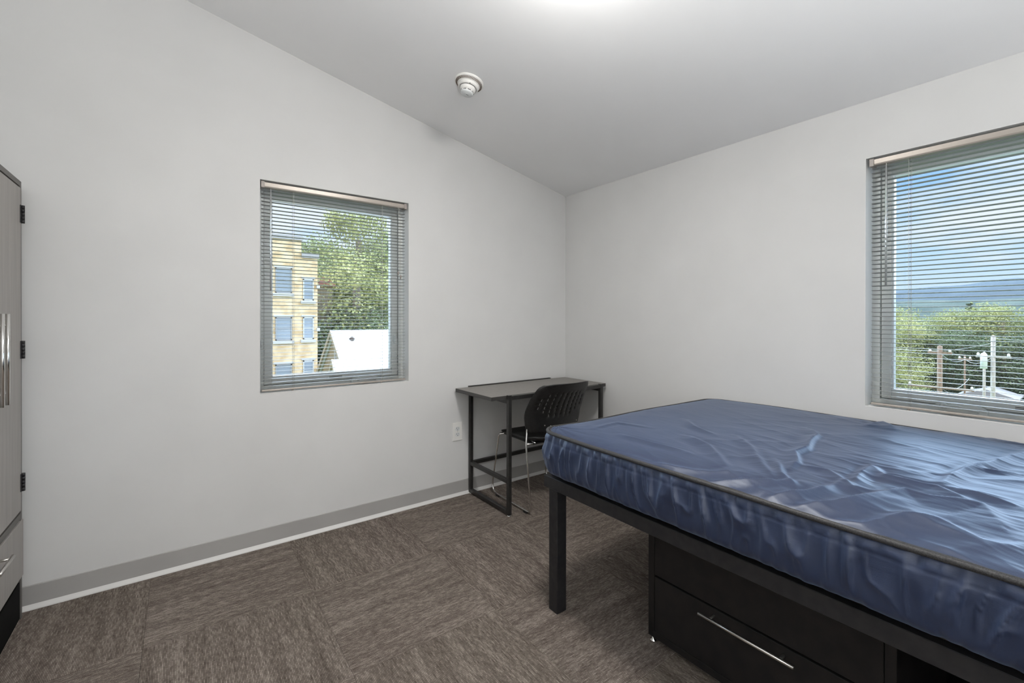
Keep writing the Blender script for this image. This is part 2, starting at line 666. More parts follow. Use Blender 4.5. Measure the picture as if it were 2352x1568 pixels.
# ================================================================== venetian blinds
def slat_mesh(L, name):
    """25 mm crowned slat, rounded ends"""
    nu, half, th = 6, .0125, .00035
    vs, fs = [], []
    secs = [(.0, .55), (.004, .88), (.009, 1.0), (L - .009, 1.0), (L - .004, .88), (L, .55)]
    for (x, k) in secs:
        for i in range(nu + 1):
            u = -1 + 2 * i / nu
            vs.append((x, u * half * k, .0021 * (1 - (u * k) ** 2)))
        for i in range(nu + 1):
            u = -1 + 2 * i / nu
            vs.append((x, u * half * k, .0021 * (1 - (u * k) ** 2) - th))
    n = 2 * (nu + 1)
    for s in range(len(secs) - 1):
        o0, o1 = s * n, (s + 1) * n
        for i in range(nu):
            fs.append((o0 + i, o1 + i, o1 + i + 1, o0 + i + 1))
            j = nu + 1
            fs.append((o0 + j + i, o0 + j + i + 1, o1 + j + i + 1, o1 + j + i))
        fs.append((o0, o0 + nu + 1, o1 + nu + 1, o1))
        fs.append((o0 + nu, o1 + nu, o1 + n - 1, o0 + n - 1))
    for o0 in (0, (len(secs) - 1) * n):
        for i in range(nu):
            fs.append((o0 + i, o0 + i + 1, o0 + nu + 2 + i, o0 + nu + 1 + i))
    me = bpy.data.meshes.new(name)
    me.from_pydata(vs, [], fs)
    me.polygons.foreach_set('use_smooth', [True] * len(me.polygons))
    me.update()
    return me


def blind(label, kind, tilt, wand_x, ladders, lift_x, a, b, seed):
    rnd = random.Random(seed)
    root = thing('venetian_blind', label, 'window blind')
    place(root, kind)
    H = WH
    yc = .030
    # headrail with end caps
    prof = [(.010, H - .030), (.012, H - .036), (.046, H - .036), (.048, H - .010), (.044, H - .009), (.044, H - .012), (.014, H - .012), (.014, H - .009), (.010, H - .010)]
    hr = MB().prism(prof, 'x', a + .014, b - .014).obj('headrail', M_RAIL, root)
    MB().box(a, a + .017, .006, .050, H - .040, H - .006, .0015).obj('headrail_bracket', M_RAILCAP, root)
    MB().box(b - .017, b, .006, .050, H - .040, H - .006, .0015).obj('headrail_bracket', M_RAILCAP, root)
    me = slat_mesh(b - a - .008, 'slat')
    zb, ztop = .020, H - .050
    n = int((ztop - zb - .010) / .0200)
    z = ztop
    zs = []
    while z > zb + .010:
        zs.append(z)
        z -= .0200
    for z in zs:
        s = link('slat', me, M_SLAT, root)
        s.location = (a + .004 + rnd.uniform(-.0006, .0006), yc, z + rnd.uniform(-.0004, .0004))
        s.rotation_euler = (tilt + rnd.uniform(-.018, .018), rnd.uniform(-.0006, .0006), 0)
    br = MB().box(a + .004, b - .004, yc - .0125, yc + .0125, .008, .018, .003, 2).obj('bottom_rail', M_RAIL, root)
    for lx in ladders:
        mb = MB()
        for yy in (yc - .0135, yc + .0135):
            mb.tube([(lx, yy, .016), (lx, yy, H - .036)], .0006, 5)
        mb.tube([(lx + .007, yc, .016), (lx + .007, yc, H - .036)], .0007, 5)
        for z in zs:
            mb.tube([(lx, yc - .0135, z - .0015), (lx, yc + .0135, z - .0015)], .0005, 4)
        mb.obj('ladder_cord', M_CORD, root)
        MB().lathe([(0, 0), (.005, 0), (.006, .004), (.004, .008), (0, .008)], 12, Matrix.Translation((lx, yc, .001))).obj('cord_plug', M_RAILCAP, root)
    mb = MB()
    mb.tube([(wand_x, .004, H - .052), (wand_x, .003, H - .052 - .54)], .0042, 6)
    wd = mb.obj('tilt_wand', M_CLEAR, root)
    MB().tube(fillet([(wand_x, .016, H - .034), (wand_x, .006, H - .037), (wand_x, .004, H - .054)], .004), .0013, 6).obj('wand_hook', M_CHROME, wd)
    if lift_x:
        mb = MB()
        pts = []
        for k in range(30):
            t = k / 29
            pts.append((lift_x + .010 * t + .002 * math.sin(t * 5), .006, H - .036 - .43 * t))
        mb.tube(pts, .0008, 5)
        mb.tube([(p[0] - .008 * (1 - k / 29) - .008 * k / 29, p[1], p[2] + .02 * k / 29) for k, p in enumerate(pts)], .0008, 5)
        lc = mb.obj('lift_cord', M_CORD, root)
        e = pts[-1]
        mb = MB()
        prof = [(0, 0), (.0045, 0), (.0055, -.006), (.0045, -.016), (.002, -.024), (0, -.024)]
        mb.lathe([(r, -z) for r, z in prof][::-1] if False else prof[::-1], 12, Matrix.Translation((e[0], e[1], e[2])))
        mb.lathe(prof[::-1], 12, Matrix.Translation((e[0] - .016, e[1], e[2] + .024)))
        mb.obj('cord_tassel', M_RAILCAP, lc)
    return root


blind('grey venetian blind in the smaller-looking left window showing the yellow building', 'north', math.radians(-3), .052,
      [.165, .672], .780, .006, WW - .010, 3)
blind('grey venetian blind in the right window above the blue mattress', 'east', math.radians(-5.5), .075,
      [.150, .690], None, .012, WW - .006, 5)


# ================================================================== ceiling fittings
def on_ceiling(x, y):
    n = Vector((-SL, 0, -1)).normalized()          # pointing down into the room
    zax = -n
    xax = Vector((1, 0, -SL)).normalized()
    yax = zax.cross(xax)
    m = Matrix.Identity(4)
    for i in range(3):
        m[i][0], m[i][1], m[i][2] = xax[i], yax[i], zax[i]
    m.translation = Vector((x, y, ceil_z(x)))
    return m


lamp = thing('ceiling_lamp', 'round flush ceiling lamp with white glass dome, just above the picture', 'ceiling lamp')
lamp.matrix_world = on_ceiling(-1.54, -1.675)
MB().lathe([(0, 0), (.172, 0), (.176, -.006), (.176, -.028), (.168, -.032), (0, -.032)], 64).obj('lamp_base', M_WHITE, lamp)
MB().lathe([(.160, -.030), (.160, -.040), (.148, -.058), (.118, -.076), (.07, -.088), (0, -.092)], 64).obj('lamp_diffuser', M_LAMP, lamp)

det = thing('smoke_detector', 'round white smoke detector on the sloped ceiling', 'smoke detector')
det.matrix_world = on_ceiling(-1.288, -.610)
R0 = .079
MB().lathe([(0, 0), (R0, 0), (R0 + .001, -.004), (R0 - .004, -.008), (.060, -.019), (.058, -.021), (0, -.021)], 72).obj('base_plate', M_WHITE, det)
mb = MB()
for k in range(60):
    a = k / 60 * 2 * PI
    m = Matrix.Rotation(a, 4, 'Z') @ Matrix.Translation((.0672, 0, -.0138)) @ Matrix.Rotation(math.radians(-36), 4, 'Y')
    mb.box(-.0068, .0068, -.0017, .0017, -.0012, .0012, mtx=m)
o = mb.obj('vent_slots', M_BROWN, det)
o['kind'] = 'stuff'
MB().lathe([(0, -.019), (.056, -.020), (.057, -.024), (.055, -.034), (.050, -.037), (.046, -.037), (.046, -.034), (0, -.034)], 72).obj('collar', M_WHITE, det)
MB().lathe([(0, -.036), (.043, -.036), (.043, -.040), (.040, -.050), (.033, -.057), (0, -.057)], 64).obj('sensor_housing', M_WHITE, det)
mb = MB()
mb.lathe([(0, -.055), (.032, -.055), (.032, -.063), (0, -.063)], 48)
mb.obj('sensor_opening', M_DARK, det)
mb = MB()
for k in range(8):
    m = Matrix.Rotation(k / 8 * 2 * PI + .2, 4, 'Z') @ Matrix.Translation((.0325, 0, -.0595))
    mb.box(-.0018, .0018, -.0032, .0032, -.0045, .0045, mtx=m)
mb.obj('sensor_rib', M_WHITE, det)
MB().lathe([(0, -.062), (.0345, -.062), (.0345, -.066), (.028, -.072), (0, -.074)], 64).obj('sensor_cap', M_WHITE2, det)
mb = MB()
for (x, y, w_, h_) in ((-.004, -.004, .0012, .004), (-.0015, -.005, .0012, .005), (.001, -.004, .003, .0012), (.004, -.0045, .004, .001), (.0045, -.0025, .003, .001), (-.011, -.003, .0015, .001)):
    mb.box(x, x + w_, y, y + h_, -.0747, -.0735)
mb.obj('cap_marking', M_DARK, det)
for a in (-1.9, .35):
    MB().lathe([(0, -.033), (.0022, -.033), (.0022, -.0385), (0, -.0385)], 10, Matrix.Translation((.0515 * math.cos(a), .0515 * math.sin(a), 0))).obj('indicator_hole', M_DARK, det)

# ================================================================== wall outlet
ou = thing('wall_outlet', 'white double power outlet on the wall left of the desk', 'power outlet', (-1.017, 0, .441))
MB().box(-.0375, .0375, -.0055, 0, -.0625, .0625, .0025, 3).obj('cover_plate', M_WHITE, ou)
for zc in (.0195, -.0195):
    mb = MB()
    prof = []
    for k in range(32):
        a = k / 32 * 2 * PI
        prof.append((.0172 * math.cos(a), zc + max(-.0135, min(.0135, .0172 * math.sin(a)))))
    mb.prism(prof, 'y', -.0072, -.004)
    rc = mb.obj('receptacle', M_WHITE2, ou)
    mb = MB()
    mb.box(-.0075, -.0053, -.0076, -.0068, zc - .0005, zc + .0085)
    mb.box(.0053, .0072, -.0076, -.0068, zc + .0005, zc + .0075)
    mb.lathe([(0, 0), (.0026, 0), (.0026, .001), (0, .001)], 12, Matrix.Translation((0, -.0068, zc - .0072)) @ Matrix.Rotation(PI / 2, 4, 'X'))
    mb.obj('pin_slots', M_DARK, rc)
MB().lathe([(0, 0), (.0028, 0), (.0022, .0012), (0, .0015)], 12, Matrix.Translation((0, -.0055, 0)) @ Matrix.Rotation(PI / 2, 4, 'X')).obj('cover_screw', M_BRUSH, ou)

# ================================================================== wardrobe (left edge of the picture)
wr = thing('wardrobe', 'tall grey laminate wardrobe with steel bar handles at the left wall', 'wardrobe', (-3.074, -.052, 0))
# local: front face at x=0 facing +X, runs towards -Y
WL, WD, WT = .742, .60, 1.776
mb = MB()
mb.box(-WD, 0, -.019, 0, .0, WT, .0008, 1)
mb.box(-WD, 0, -WL, -WL + .019, .0, WT, .0008, 1)
mb.box(-WD, 0, -WL + .019, -.019, WT - .022, WT, .0008, 1)
mb.box(-WD, 0, -WL + .019, -.019, .405, .430, .0008, 1)
mb.box(-WD, -WD + .012, -WL + .019, -.019, .14, WT - .022)
mb.box(-WD, -.02, -WL + .019, -.019, .150, .168)
mb.obj('carcass', M_WARDEDGE, wr)
MB().box(-.014, -.003, -WL + .019, -.019, .004, .150).obj('toe_kick', M_VOID, wr)
mid = -WL / 2
for k, (y0, y1) in enumerate(((mid + .002, -.0145), (-WL + .0145, mid - .002))):
    d = MB().box(-.019, .001, y0, y1, .440, WT - .028, .001, 1).obj('door', M_WARD, wr)
    yh = y1 if k == 0 else y0
    hy = mid + .029 if k == 0 else mid - .029
    mb = MB()
    mb.tube([(.034, hy, .915), (.034, hy, 1.235)], .0062, 14)
    for z in (.955, 1.195):
        mb.tube([(.0, hy, z), (.034, hy, z)], .0045, 10)
    mb.obj('handle', M_CHROME, d)
    sg = 1 if k == 0 else -1
    for z in (1.642, 1.092, .553):
        mb = MB()
        mb.box(-.001, .0035, min(yh - .012 * sg, yh + .010 * sg), max(yh - .012 * sg, yh + .010 * sg), z - .036, z + .036, .0008, 1)
        for q in range(5):
            mb.tube([(.006, yh + .004 * sg, z - .036 + q * .0146), (.006, yh + .004 * sg, z - .036 + q * .0146 + .0136)], .0062, 10)
        mb.obj('hinge', M_BLACKMETAL, d)
dr = MB().box(-.017, .0035, -WL + .002, .0015, .172, .400, .001, 1).obj('drawer', M_WARD, wr)
mb = MB()
mb.tube([(.036, -.292, .362), (.036, -WL + .292, .362)], .006, 14)
for y in (-.318, -WL + .318):
    mb.tube([(.0, y, .362), (.036, y, .362)], .0045, 10)
mb.obj('handle', M_BRUSH, dr)
for y in (-.03, -WL + .03):
    MB().lathe([(0, -.001), (.014, -.001), (.014, .004), (.006, .006), (0, .006)], 16, Matrix.Translation((-.035, y + (.0 if y > -.1 else 0), 0.0012))).obj('glide', M_CHROME, wr)

# ================================================================== desk
dk = thing('desk', 'narrow desk with grey-brown top and black square-tube frame in the corner', 'desk', (0, 0, 0))
DX0, DX1, DY0, DY1, DZ = -1.042, -.030, -.462, -.024, .744
MB().box(DX0, DX1, DY0, DY1, DZ - .024, DZ, .0012, 1).obj('tabletop', M_DESKTOP, dk)
mb = MB()
e = .0012
mb.box(DX0 - e, DX0 + .001, DY0, DY1, DZ - .0236, DZ - .0008)
mb.box(DX1 - .001, DX1 + e, DY0, DY1, DZ - .0236, DZ - .0008)
mb.box(DX0, DX1, DY0 - e, DY0 + .001, DZ - .0236, DZ - .0008)
mb.box(DX0, DX1, DY1 - .001, DY1 + e, DZ - .0236, DZ - .0008)
mb.obj('edge_band', M_DESKEDGE, dk)
q = .0245
LX = (-.932, -.110)
FY, RY = -.488, -.022 - q + .012
for x in LX:
    for y in (FY, RY):
        MB().box(x, x + q, y, y + q, .008, DZ + (.003 if y == FY else -.024), .0015, 1).obj('leg', M_DESKMETAL, dk)
        MB().lathe([(0, 0), (.013, 0), (.013, .003), (.006, .008), (0, .008)], 18, Matrix.Translation((x + q / 2, y + q / 2, 0))).obj('levelling_foot', M_CHROME, dk)
    MB().box(x + .0002, x + q - .0002, FY + q, RY, .200, .200 + q, .0015, 1).obj('side_stretcher', M_DESKMETAL, dk)
    MB().box(x + .0002, x + q - .0002, FY + q, RY, .010, .010 + q, .0015, 1).obj('foot_bar', M_DESKMETAL, dk)
    MB().box(x + .0002, x + q - .0002, FY + q, RY, DZ - .024 - q, DZ - .0243, .0015, 1).obj('top_bearer', M_DESKMETAL, dk)
MB().box(LX[0] + q, LX[1], RY + .0002, RY + q - .0002, .200, .200 + q, .0015, 1).obj('back_stretcher', M_DESKMETAL, dk)
MB().box(LX[0] + q, LX[1], FY + .001, FY + q, DZ - .027, DZ - .002, .0015, 1).obj('front_rail', M_DESKMETAL, dk)
MB().box(LX[0], LX[1] - .07, -.0235, -.0025, DZ - .022, DZ + .006, .001, 1).obj('back_rail', M_DESKMETAL, dk)

# ================================================================== chair
ch = thing('stacking_chair', 'black plastic chair with slotted back and chrome sled legs pushed under the desk', 'chair', (-.560, -.335, 0))
ch.rotation_euler = (0, 0, math.radians(-1.5))
# local: +Y towards the desk (front of the seat)


def chair_back():
    """perforated shell, curved round the sitter, rim folded forwards"""
    us = [-1, -.985, -.955, -.92]
    nslot = 9
    cols = [-.74 + 1.48 * k / (nslot - 1) for k in range(nslot)]
    for c in cols:
        us += [c - .018, c + .018]
    for a, b2 in zip(cols, cols[1:]):
        us += [(a + b2) / 2]
    us += [.92, .955, .985, 1]
    us = sorted(us)
    vsl = [0, .015, .05, .10, .15, .20, .25]
    slot_rows = []
    v = .30
    for k in range(6):
        vsl += [v, v + .058]
        slot_rows.append((v, v + .058))
        v += .086
    vsl += [.84, .88, .92, .955, .98, 1]
    vsl = sorted(set(round(x, 4) for x in vsl))

    def hw(v):
        # half width: narrower low and at the crown, rounded corners
        w0 = .216 + .022 * math.sin(min(v / .45, 1) * PI / 2) - .030 * max(0, (v - .45) / .55) ** 1.3
        if v > .86:
            w0 -= .026 * ((v - .86) / .14) ** 3
        if v < .06:
            w0 -= .008 * ((.06 - v) / .06) ** 2
        return w0

    def P(u, v):
        w0 = hw(v)
        x = u * w0
        z = .492 + .322 * v - .008 * abs(u) ** 6 * (v > .7) * ((v - .7) / .3 if v > .7 else 0)
        y = -.205 + .048 * u * u - .02 * v - .110 * (max(0, v - .3) / .7) ** 1.4
        if abs(u) > .9:
            y += .020 * ((abs(u) - .9) / .1) ** 1.3
        if v > .95:
            y -= .010 * ((v - .95) / .05) ** 1.5
        return (x, y, z)
    verts = [P(u, v) for v in vsl for u in us]
    nu = len(us)
    faces = []
    rnd = random.Random(2)
    for j in range(len(vsl) - 1):
        vm = (vsl[j] + vsl[j + 1]) / 2
        for i in range(nu - 1):
            um = (us[i] + us[i + 1]) / 2
            ci = [k for k, c in enumerate(cols) if abs(um - c) < .017]
            hole = False
            if ci:
                k = ci[0]
                lo = 2 if k in (0, 8) else (1 if k in (1, 7) else 0)
                hi = 5 if k in (0, 8) else 6
                for rI, (a, b2) in enumerate(slot_rows):
                    if a < vm < b2 and lo <= rI < hi:
                        hole = True
            if not hole:
                faces.append((j * nu + i, j * nu + i + 1, (j + 1) * nu + i + 1, (j + 1) * nu + i))
    me = bpy.data.meshes.new('backrest')
    me.from_pydata(verts, [], faces)
    me.update()
    o = link('backrest', me, M_CHAIR, ch, smooth=True)
    md = o.modifiers.new('thick', 'SOLIDIFY')
    md.thickness = .0055
    md.offset = 0
    return o


bk = chair_back()
for (x, z) in ((-.135, .545), (.135, .545), (-.085, .535)):
    MB().lathe([(0, 0), (.004, 0), (.004, .002), (0, .002)], 10, Matrix.Translation((x, -.226, z)) @ Matrix.Rotation(PI / 2, 4, 'X')).obj('back_rivet', M_BRUSH, bk)


def chair_seat():
    nx, ny = 26, 22
    verts, faces = [], []
    hx, hy = .222, .212
    for side in (0, 1):
        for j in range(ny + 1):
            for i in range(nx + 1):
                s, t = -1 + 2 * i / nx, -1 + 2 * j / ny
                # superellipse plan
                k = (abs(s) ** 4.5 + abs(t) ** 4.5) ** (1 / 4.5)
                mxx = max(abs(s), abs(t), 1e-6)
                f = mxx / max(k, 1e-6)
                x, y = s * f * hx * (1 - .05 * max(0, -t)), t * f * hy
                r = min(1, mxx)
                z = .450 + .008 * (s * s) - .012 * (1 - s * s) * (1 - t * t) - .018 * max(0, t) ** 4 + .010 * max(0, -t) ** 3
                th = .034 * (1 - r ** 10)
                z = z + .006 * (1 - r ** 8) if side == 0 else z - .008 - th * .6
                verts.append((x, y + .0, z))
    n = (nx + 1) * (ny + 1)
    for side in (0, 1):
        for j in range(ny):
            for i in range(nx):
                q0 = side * n + j * (nx + 1) + i
                f = (q0, q0 + 1, q0 + nx + 2, q0 + nx + 1)
                faces.append(f if side == 0 else f[::-1])
    bd = [i for i in range(nx)] + [nx + j * (nx + 1) for j in range(ny)] + [ny * (nx + 1) + nx - i for i in range(nx)] + [(ny - j) * (nx + 1) for j in range(ny)]
    for a, b2 in zip(bd, bd[1:] + bd[:1]):
        faces.append((b2, a, a + n, b2 + n))
    me = bpy.data.meshes.new('seat')
    me.from_pydata(verts, [], faces)
    me.update()
    o = link('seat', me, M_SEATPAD, ch, smooth=True)
    return o


st = chair_seat()
MB().box(-.185, .185, -.17, .17, .415, .428, .006, 3).obj('seat_pan', M_CHAIR, st)
for sx_ in (-1, 1):
    s = sx_
    pts = [(s * .212, -.146, .530), (s * .216, -.146, .500), (s * .238, -.168, .430), (s * .240, -.222, .012), (s * .243, .232, .012), (s * .215, .178, .425), (s * .165, .160, .425), (s * .165, -.170, .425)]
    path = fillet(pts, [.02, .05, .035, .085, .045, .04, .03], 8)
    MB().tube(path, .0058, 12).obj('sled_leg', M_CHROME, ch)
    for y in (-.17, .15):
        MB().box(s * .243 - .008, s * .243 + .008, y - .020, y + .020, 0, .012, .003).obj('floor_glide', M_CHAIR, ch)
for y in (-.160, .165):
    MB().tube([(-.222, y, .421), (.222, y, .421)] if y > 0 else [(-.235, -.172, .428), (-.165, y, .421), (.165, y, .421), (.235, -.172, .428)], .0055, 10).obj('seat_crossbar', M_CHROME, ch)

# ================================================================== bed frame
bd_ = thing('bed_frame', 'black metal bed frame on square legs carrying the blue mattress', 'bed frame', (0, 0, 0))
BX0, BX1, BYN, BYS = -1.307, -.030, -1.259, -3.240
RZ0, RZ1 = .508, .557
MB().box(BX0, BX0 + .035, BYS, BYN, RZ0, RZ1, .0018, 1).obj('side_rail', M_BLACKMETAL, bd_)
MB().box(BX1 - .035, BX1, BYS, BYN, RZ0, RZ1, .0018, 1).obj('side_rail', M_BLACKMETAL, bd_)
MB().box(BX0 + .035, BX1 - .035, BYN - .035, BYN, RZ0, RZ1, .0018, 1).obj('end_rail', M_BLACKMETAL, bd_)
MB().box(BX0 + .035, BX1 - .035, BYS, BYS + .035, RZ0, RZ1, .0018, 1).obj('end_rail', M_BLACKMETAL, bd_)
LS = .052
for x in (BX0 + .003, BX1 - LS - .003):
    for y in (BYN - .030 - LS, BYS + .030):
        MB().box(x, x + LS, y, y + LS, 0, RZ0, .0018, 1).obj('leg', M_BLACKMETAL, bd_)
MB().box(BX0 + .012, BX0 + .120, BYN - .095, BYN - .006, RZ0 - .004, RZ0 - .0005, .0008, 1).obj('leg_plate', M_BLACKMETAL, bd_)
MB().box(BX0 + .030, BX1 - .02, BYS + .02, BYN - .014, RZ1 + .001, .579, .003, 1).obj('mattress_deck', M_BLACKWOOD, bd_)
for k in range(5):
    y = BYN - .33 - k * .37
    MB().box(BX0 + .035, BX1 - .035, y - .02, y + .02, RZ0 + .012, RZ1 - .002).obj('cross_slat', M_BLACKMETAL, bd_)

# ================================================================== chest under the bed
pd = thing('underbed_chest', 'black storage chest with drawer and open cubby under the bed', 'chest', (-1.120, -1.652, 0))
# local: front at x=0 facing -X, runs towards -Y
PL, PH, PD_ = 1.42, .480, .56
PT = .026
MB().box(0, PD_, -PT, 0, .022, PH, .001, 1).obj('side_panel', M_BLACKWOOD, pd)
MB().box(0, PD_, -PL, -PL + PT, .022, PH, .001, 1).obj('side_panel', M_BLACKWOOD, pd)
MB().box(0, PD_, -.735, -.711, .048, PH - .02, .001, 1).obj('divider', M_BLACKWOOD, pd)
MB().box(0, PD_, -PL + PT, -PT, .022, .048, .001, 1).obj('bottom_panel', M_BLACKWOOD, pd)
MB().box(0, PD_, -PL + PT, -PT, PH - .020, PH, .001, 1).obj('top_panel', M_BLACKWOOD, pd)
MB().box(PD_ - .012, PD_, -PL + PT, -PT, .048, PH - .02).obj('back_panel', M_VOID, pd)
y0, y1 = -.7095, -PT - .0035
d1 = MB().box(-.002, .018, y0, y1, .262, PH - .024, .0012, 1).obj('drawer', M_BLACKWOOD, pd)
d2 = MB().box(-.002, .018, y0, y1, .052, .2545, .0012, 1).obj('drawer', M_BLACKWOOD, pd)
MB().box(.018, .45, y0 + .02, y1 - .02, .06, .24).obj('drawer_box', M_VOID, d2)
mb = MB()
mb.tube([(-.033, -.224, .231), (-.033, -.516, .231)], .0056, 14)
for y in (-.262, -.478):
    mb.tube([(0, y, .231), (-.033, y, .231)], .0045, 10)
mb.obj('handle', M_BRUSH, d2)
for (x, y) in ((.013, -.013), (.013, -PL + .013), (PD_ - .02, -.013), (PD_ - .02, -PL + .013), (.013, -.72)):
    MB().lathe([(0, 0), (.0125, 0), (.0125, .004), (.005, .008), (.004, .022), (0, .022)], 18, Matrix.Translation((x, y, 0))).obj('levelling_foot', M_CHROME, pd)

# ================================================================== mattress
MX0, MX1, MY0, MY1 = -1.340, -.014, -3.200, -1.270
mcx, mcy = (MX0 + MX1) / 2, (MY0 + MY1) / 2
mhx, mhy = (MX1 - MX0) / 2, (MY1 - MY0) / 2
CR = .085
_rs = np.random.RandomState(11)
_G = _rs.rand(256, 256)


def vnoise(x, y):
    xi, yi = np.floor(x).astype(int), np.floor(y).astype(int)
    fx, fy = x - xi, y - yi
    fx, fy = fx * fx * (3 - 2 * fx), fy * fy * (3 - 2 * fy)
    g = lambda a, b2: _G[a % 256, b2 % 256]
    return (g(xi, yi) * (1 - fx) + g(xi + 1, yi) * fx) * (1 - fy) + (g(xi, yi + 1) * (1 - fx) + g(xi + 1, yi + 1) * fx) * fy


def polydist(px, py, pl):
    """distance to a polyline, signed side and position along it (0..1)"""
    best = np.full(px.shape, 1e9)
    side = np.zeros(px.shape)
    along = np.zeros(px.shape)
    L = [math.dist(a, b2) for a, b2 in zip(pl, pl[1:])]
    tot, acc = sum(L), 0
    for (a, b2), l in zip(zip(pl, pl[1:]), L):
        dx, dy = b2[0] - a[0], b2[1] - a[1]
        t = np.clip(((px - a[0]) * dx + (py - a[1]) * dy) / (l * l), 0, 1)
        qx, qy = a[0] + t * dx, a[1] + t * dy
        d = np.hypot(px - qx, py - qy)
        m = d < best
        best = np.where(m, d, best)
        side = np.where(m, np.sign((px - a[0]) * dy - (py - a[1]) * dx), side)
        along = np.where(m, (acc + t * l) / tot, along)
        acc += l
    return best, side, along


# creases of the loose cover: (points, height, width on one side, width on the other)
FOLDS = [
    ([(-1.183, -1.567), (-1.189, -1.746), (-1.181, -1.865)], .006, .020, .010),
    ([(-0.754, -1.569), (-0.837, -1.684), (-0.886, -1.800)], .007, .022, .012),
    ([(-0.990, -1.747), (-1.045, -1.851), (-1.141, -1.952), (-1.209, -2.013)], .010, .026, .012),
    ([(-0.836, -1.860), (-0.964, -1.963), (-1.108, -2.061), (-1.180, -2.118)], .009, .022, .012),
    ([(-0.481, -1.953), (-0.586, -2.027), (-0.813, -2.086), (-0.903, -2.080), (-1.019, -2.132), (-1.087, -2.131)], .013, .024, .010),
    ([(-1.059, -2.040), (-1.187, -2.122)], .006, .018, .012),
    ([(-1.039, -2.081), (-1.146, -2.129), (-1.196, -2.178)], .010, .018, .010),
    ([(-1.031, -2.128), (-1.019, -2.209), (-1.069, -2.263), (-1.112, -2.291), (-1.102, -2.336), (-1.051, -2.408)], .009, .022, .012),
    ([(-1.330, -2.221), (-1.225, -2.301), (-1.068, -2.395), (-1.070, -2.437), (-1.035, -2.527), (-1.115, -2.559)], .016, .034, .018),
    ([(-0.877, -2.280), (-0.947, -2.332), (-0.953, -2.377), (-0.954, -2.437), (-0.977, -2.462), (-1.004, -2.495)], .013, .026, .012),
    ([(-0.937, -2.438), (-0.622, -2.467), (-0.336, -2.502), (-0.205, -2.518)], .012, .022, .016),
    ([(-1.095, -2.296), (-0.859, -2.269)], .010, .018, .012),
    ([(-1.328, -2.289), (-1.318, -2.362), (-1.239, -2.412), (-1.215, -2.465), (-1.249, -2.538), (-1.214, -2.603)], .012, .032, .018),
    ([(-0.920, -2.469), (-0.949, -2.536), (-0.968, -2.582)], .010, .018, .012),
    ([(-0.636, -2.489), (-0.601, -2.552)], .009, .018, .012),
    ([(-0.992, -1.579), (-1.030, -1.428), (-1.194, -1.431)], .004, .018, .012),
    ([(-0.199, -2.066), (-0.043, -2.079), (-0.205, -2.155)], .008, .022, .014),
    ([(-1.340, -1.702), (-1.335, -1.839), (-1.287, -1.950), (-1.211, -2.045)], .006, .016, .012),
    ([(-1.313, -2.020), (-1.225, -2.124), (-1.163, -2.178)], .009, .018, .010),
    ([(-1.315, -2.165), (-1.208, -2.217), (-1.090, -2.268)], .010, .018, .010),
    ([(-1.30, -2.72), (-1.10, -2.78), (-.86, -2.74)], .012, .028, .016),
    ([(-.95, -2.95), (-.70, -2.82), (-.40, -2.78)], .012, .028, .016),
]


def rounded_rect_points(n_per=1):
    pts = []
    segs = []
    def line(a, b2, step):
        L = math.dist(a, b2)
        k = max(2, int(L / step))
        for i in range(k):
            t = i / k
            segs.append((a[0] + (b2[0] - a[0]) * t, a[1] + (b2[1] - a[1]) * t))
    def arc(c, a0, a1, k=14):
        for i in range(k):
            a = a0 + (a1 - a0) * i / k
            segs.append((c[0] + CR * math.cos(a), c[1] + CR * math.sin(a)))
    st_ = .0042
    line((MX0, MY0 + CR), (MX0, MY1 - CR), st_)
    arc((MX0 + CR, MY1 - CR), PI, PI / 2, 26)
    line((MX0 + CR, MY1), (MX1 - CR, MY1), st_)
    arc((MX1 - CR, MY1 - CR), PI / 2, 0)
    line((MX1, MY1 - CR), (MX1, MY0 + CR), .02)
    arc((MX1 - CR, MY0 + CR), 0, -PI / 2)
    line((MX1 - CR, MY0), (MX0 + CR, MY0), .02)
    arc((MX0 + CR, MY0 + CR), -PI / 2, -PI)
    return np.array(segs)


PER = rounded_rect_points()
nrm = np.roll(PER, -1, 0) - np.roll(PER, 1, 0)
nrm = np.stack([-nrm[:, 1], nrm[:, 0]], 1)
nrm /= np.linalg.norm(nrm, axis=1, keepdims=True)
ARC = np.concatenate([[0], np.cumsum(np.linalg.norm(np.diff(PER, axis=0), axis=1))])
EDGE_Z = .748


def edge_z(x, y):
    # the panel edge waves a little and sags at the far corner by the wall
    return EDGE_Z + .004 * (vnoise(x * 3 + 7, y * 3 + 3) - .5) + .008 * np.exp(-((x - MX0) ** 2 + (y - MY1) ** 2) / .03) - .004 * np.exp(-((x - MX1) ** 2 + (y - MY1) ** 2) / .05)


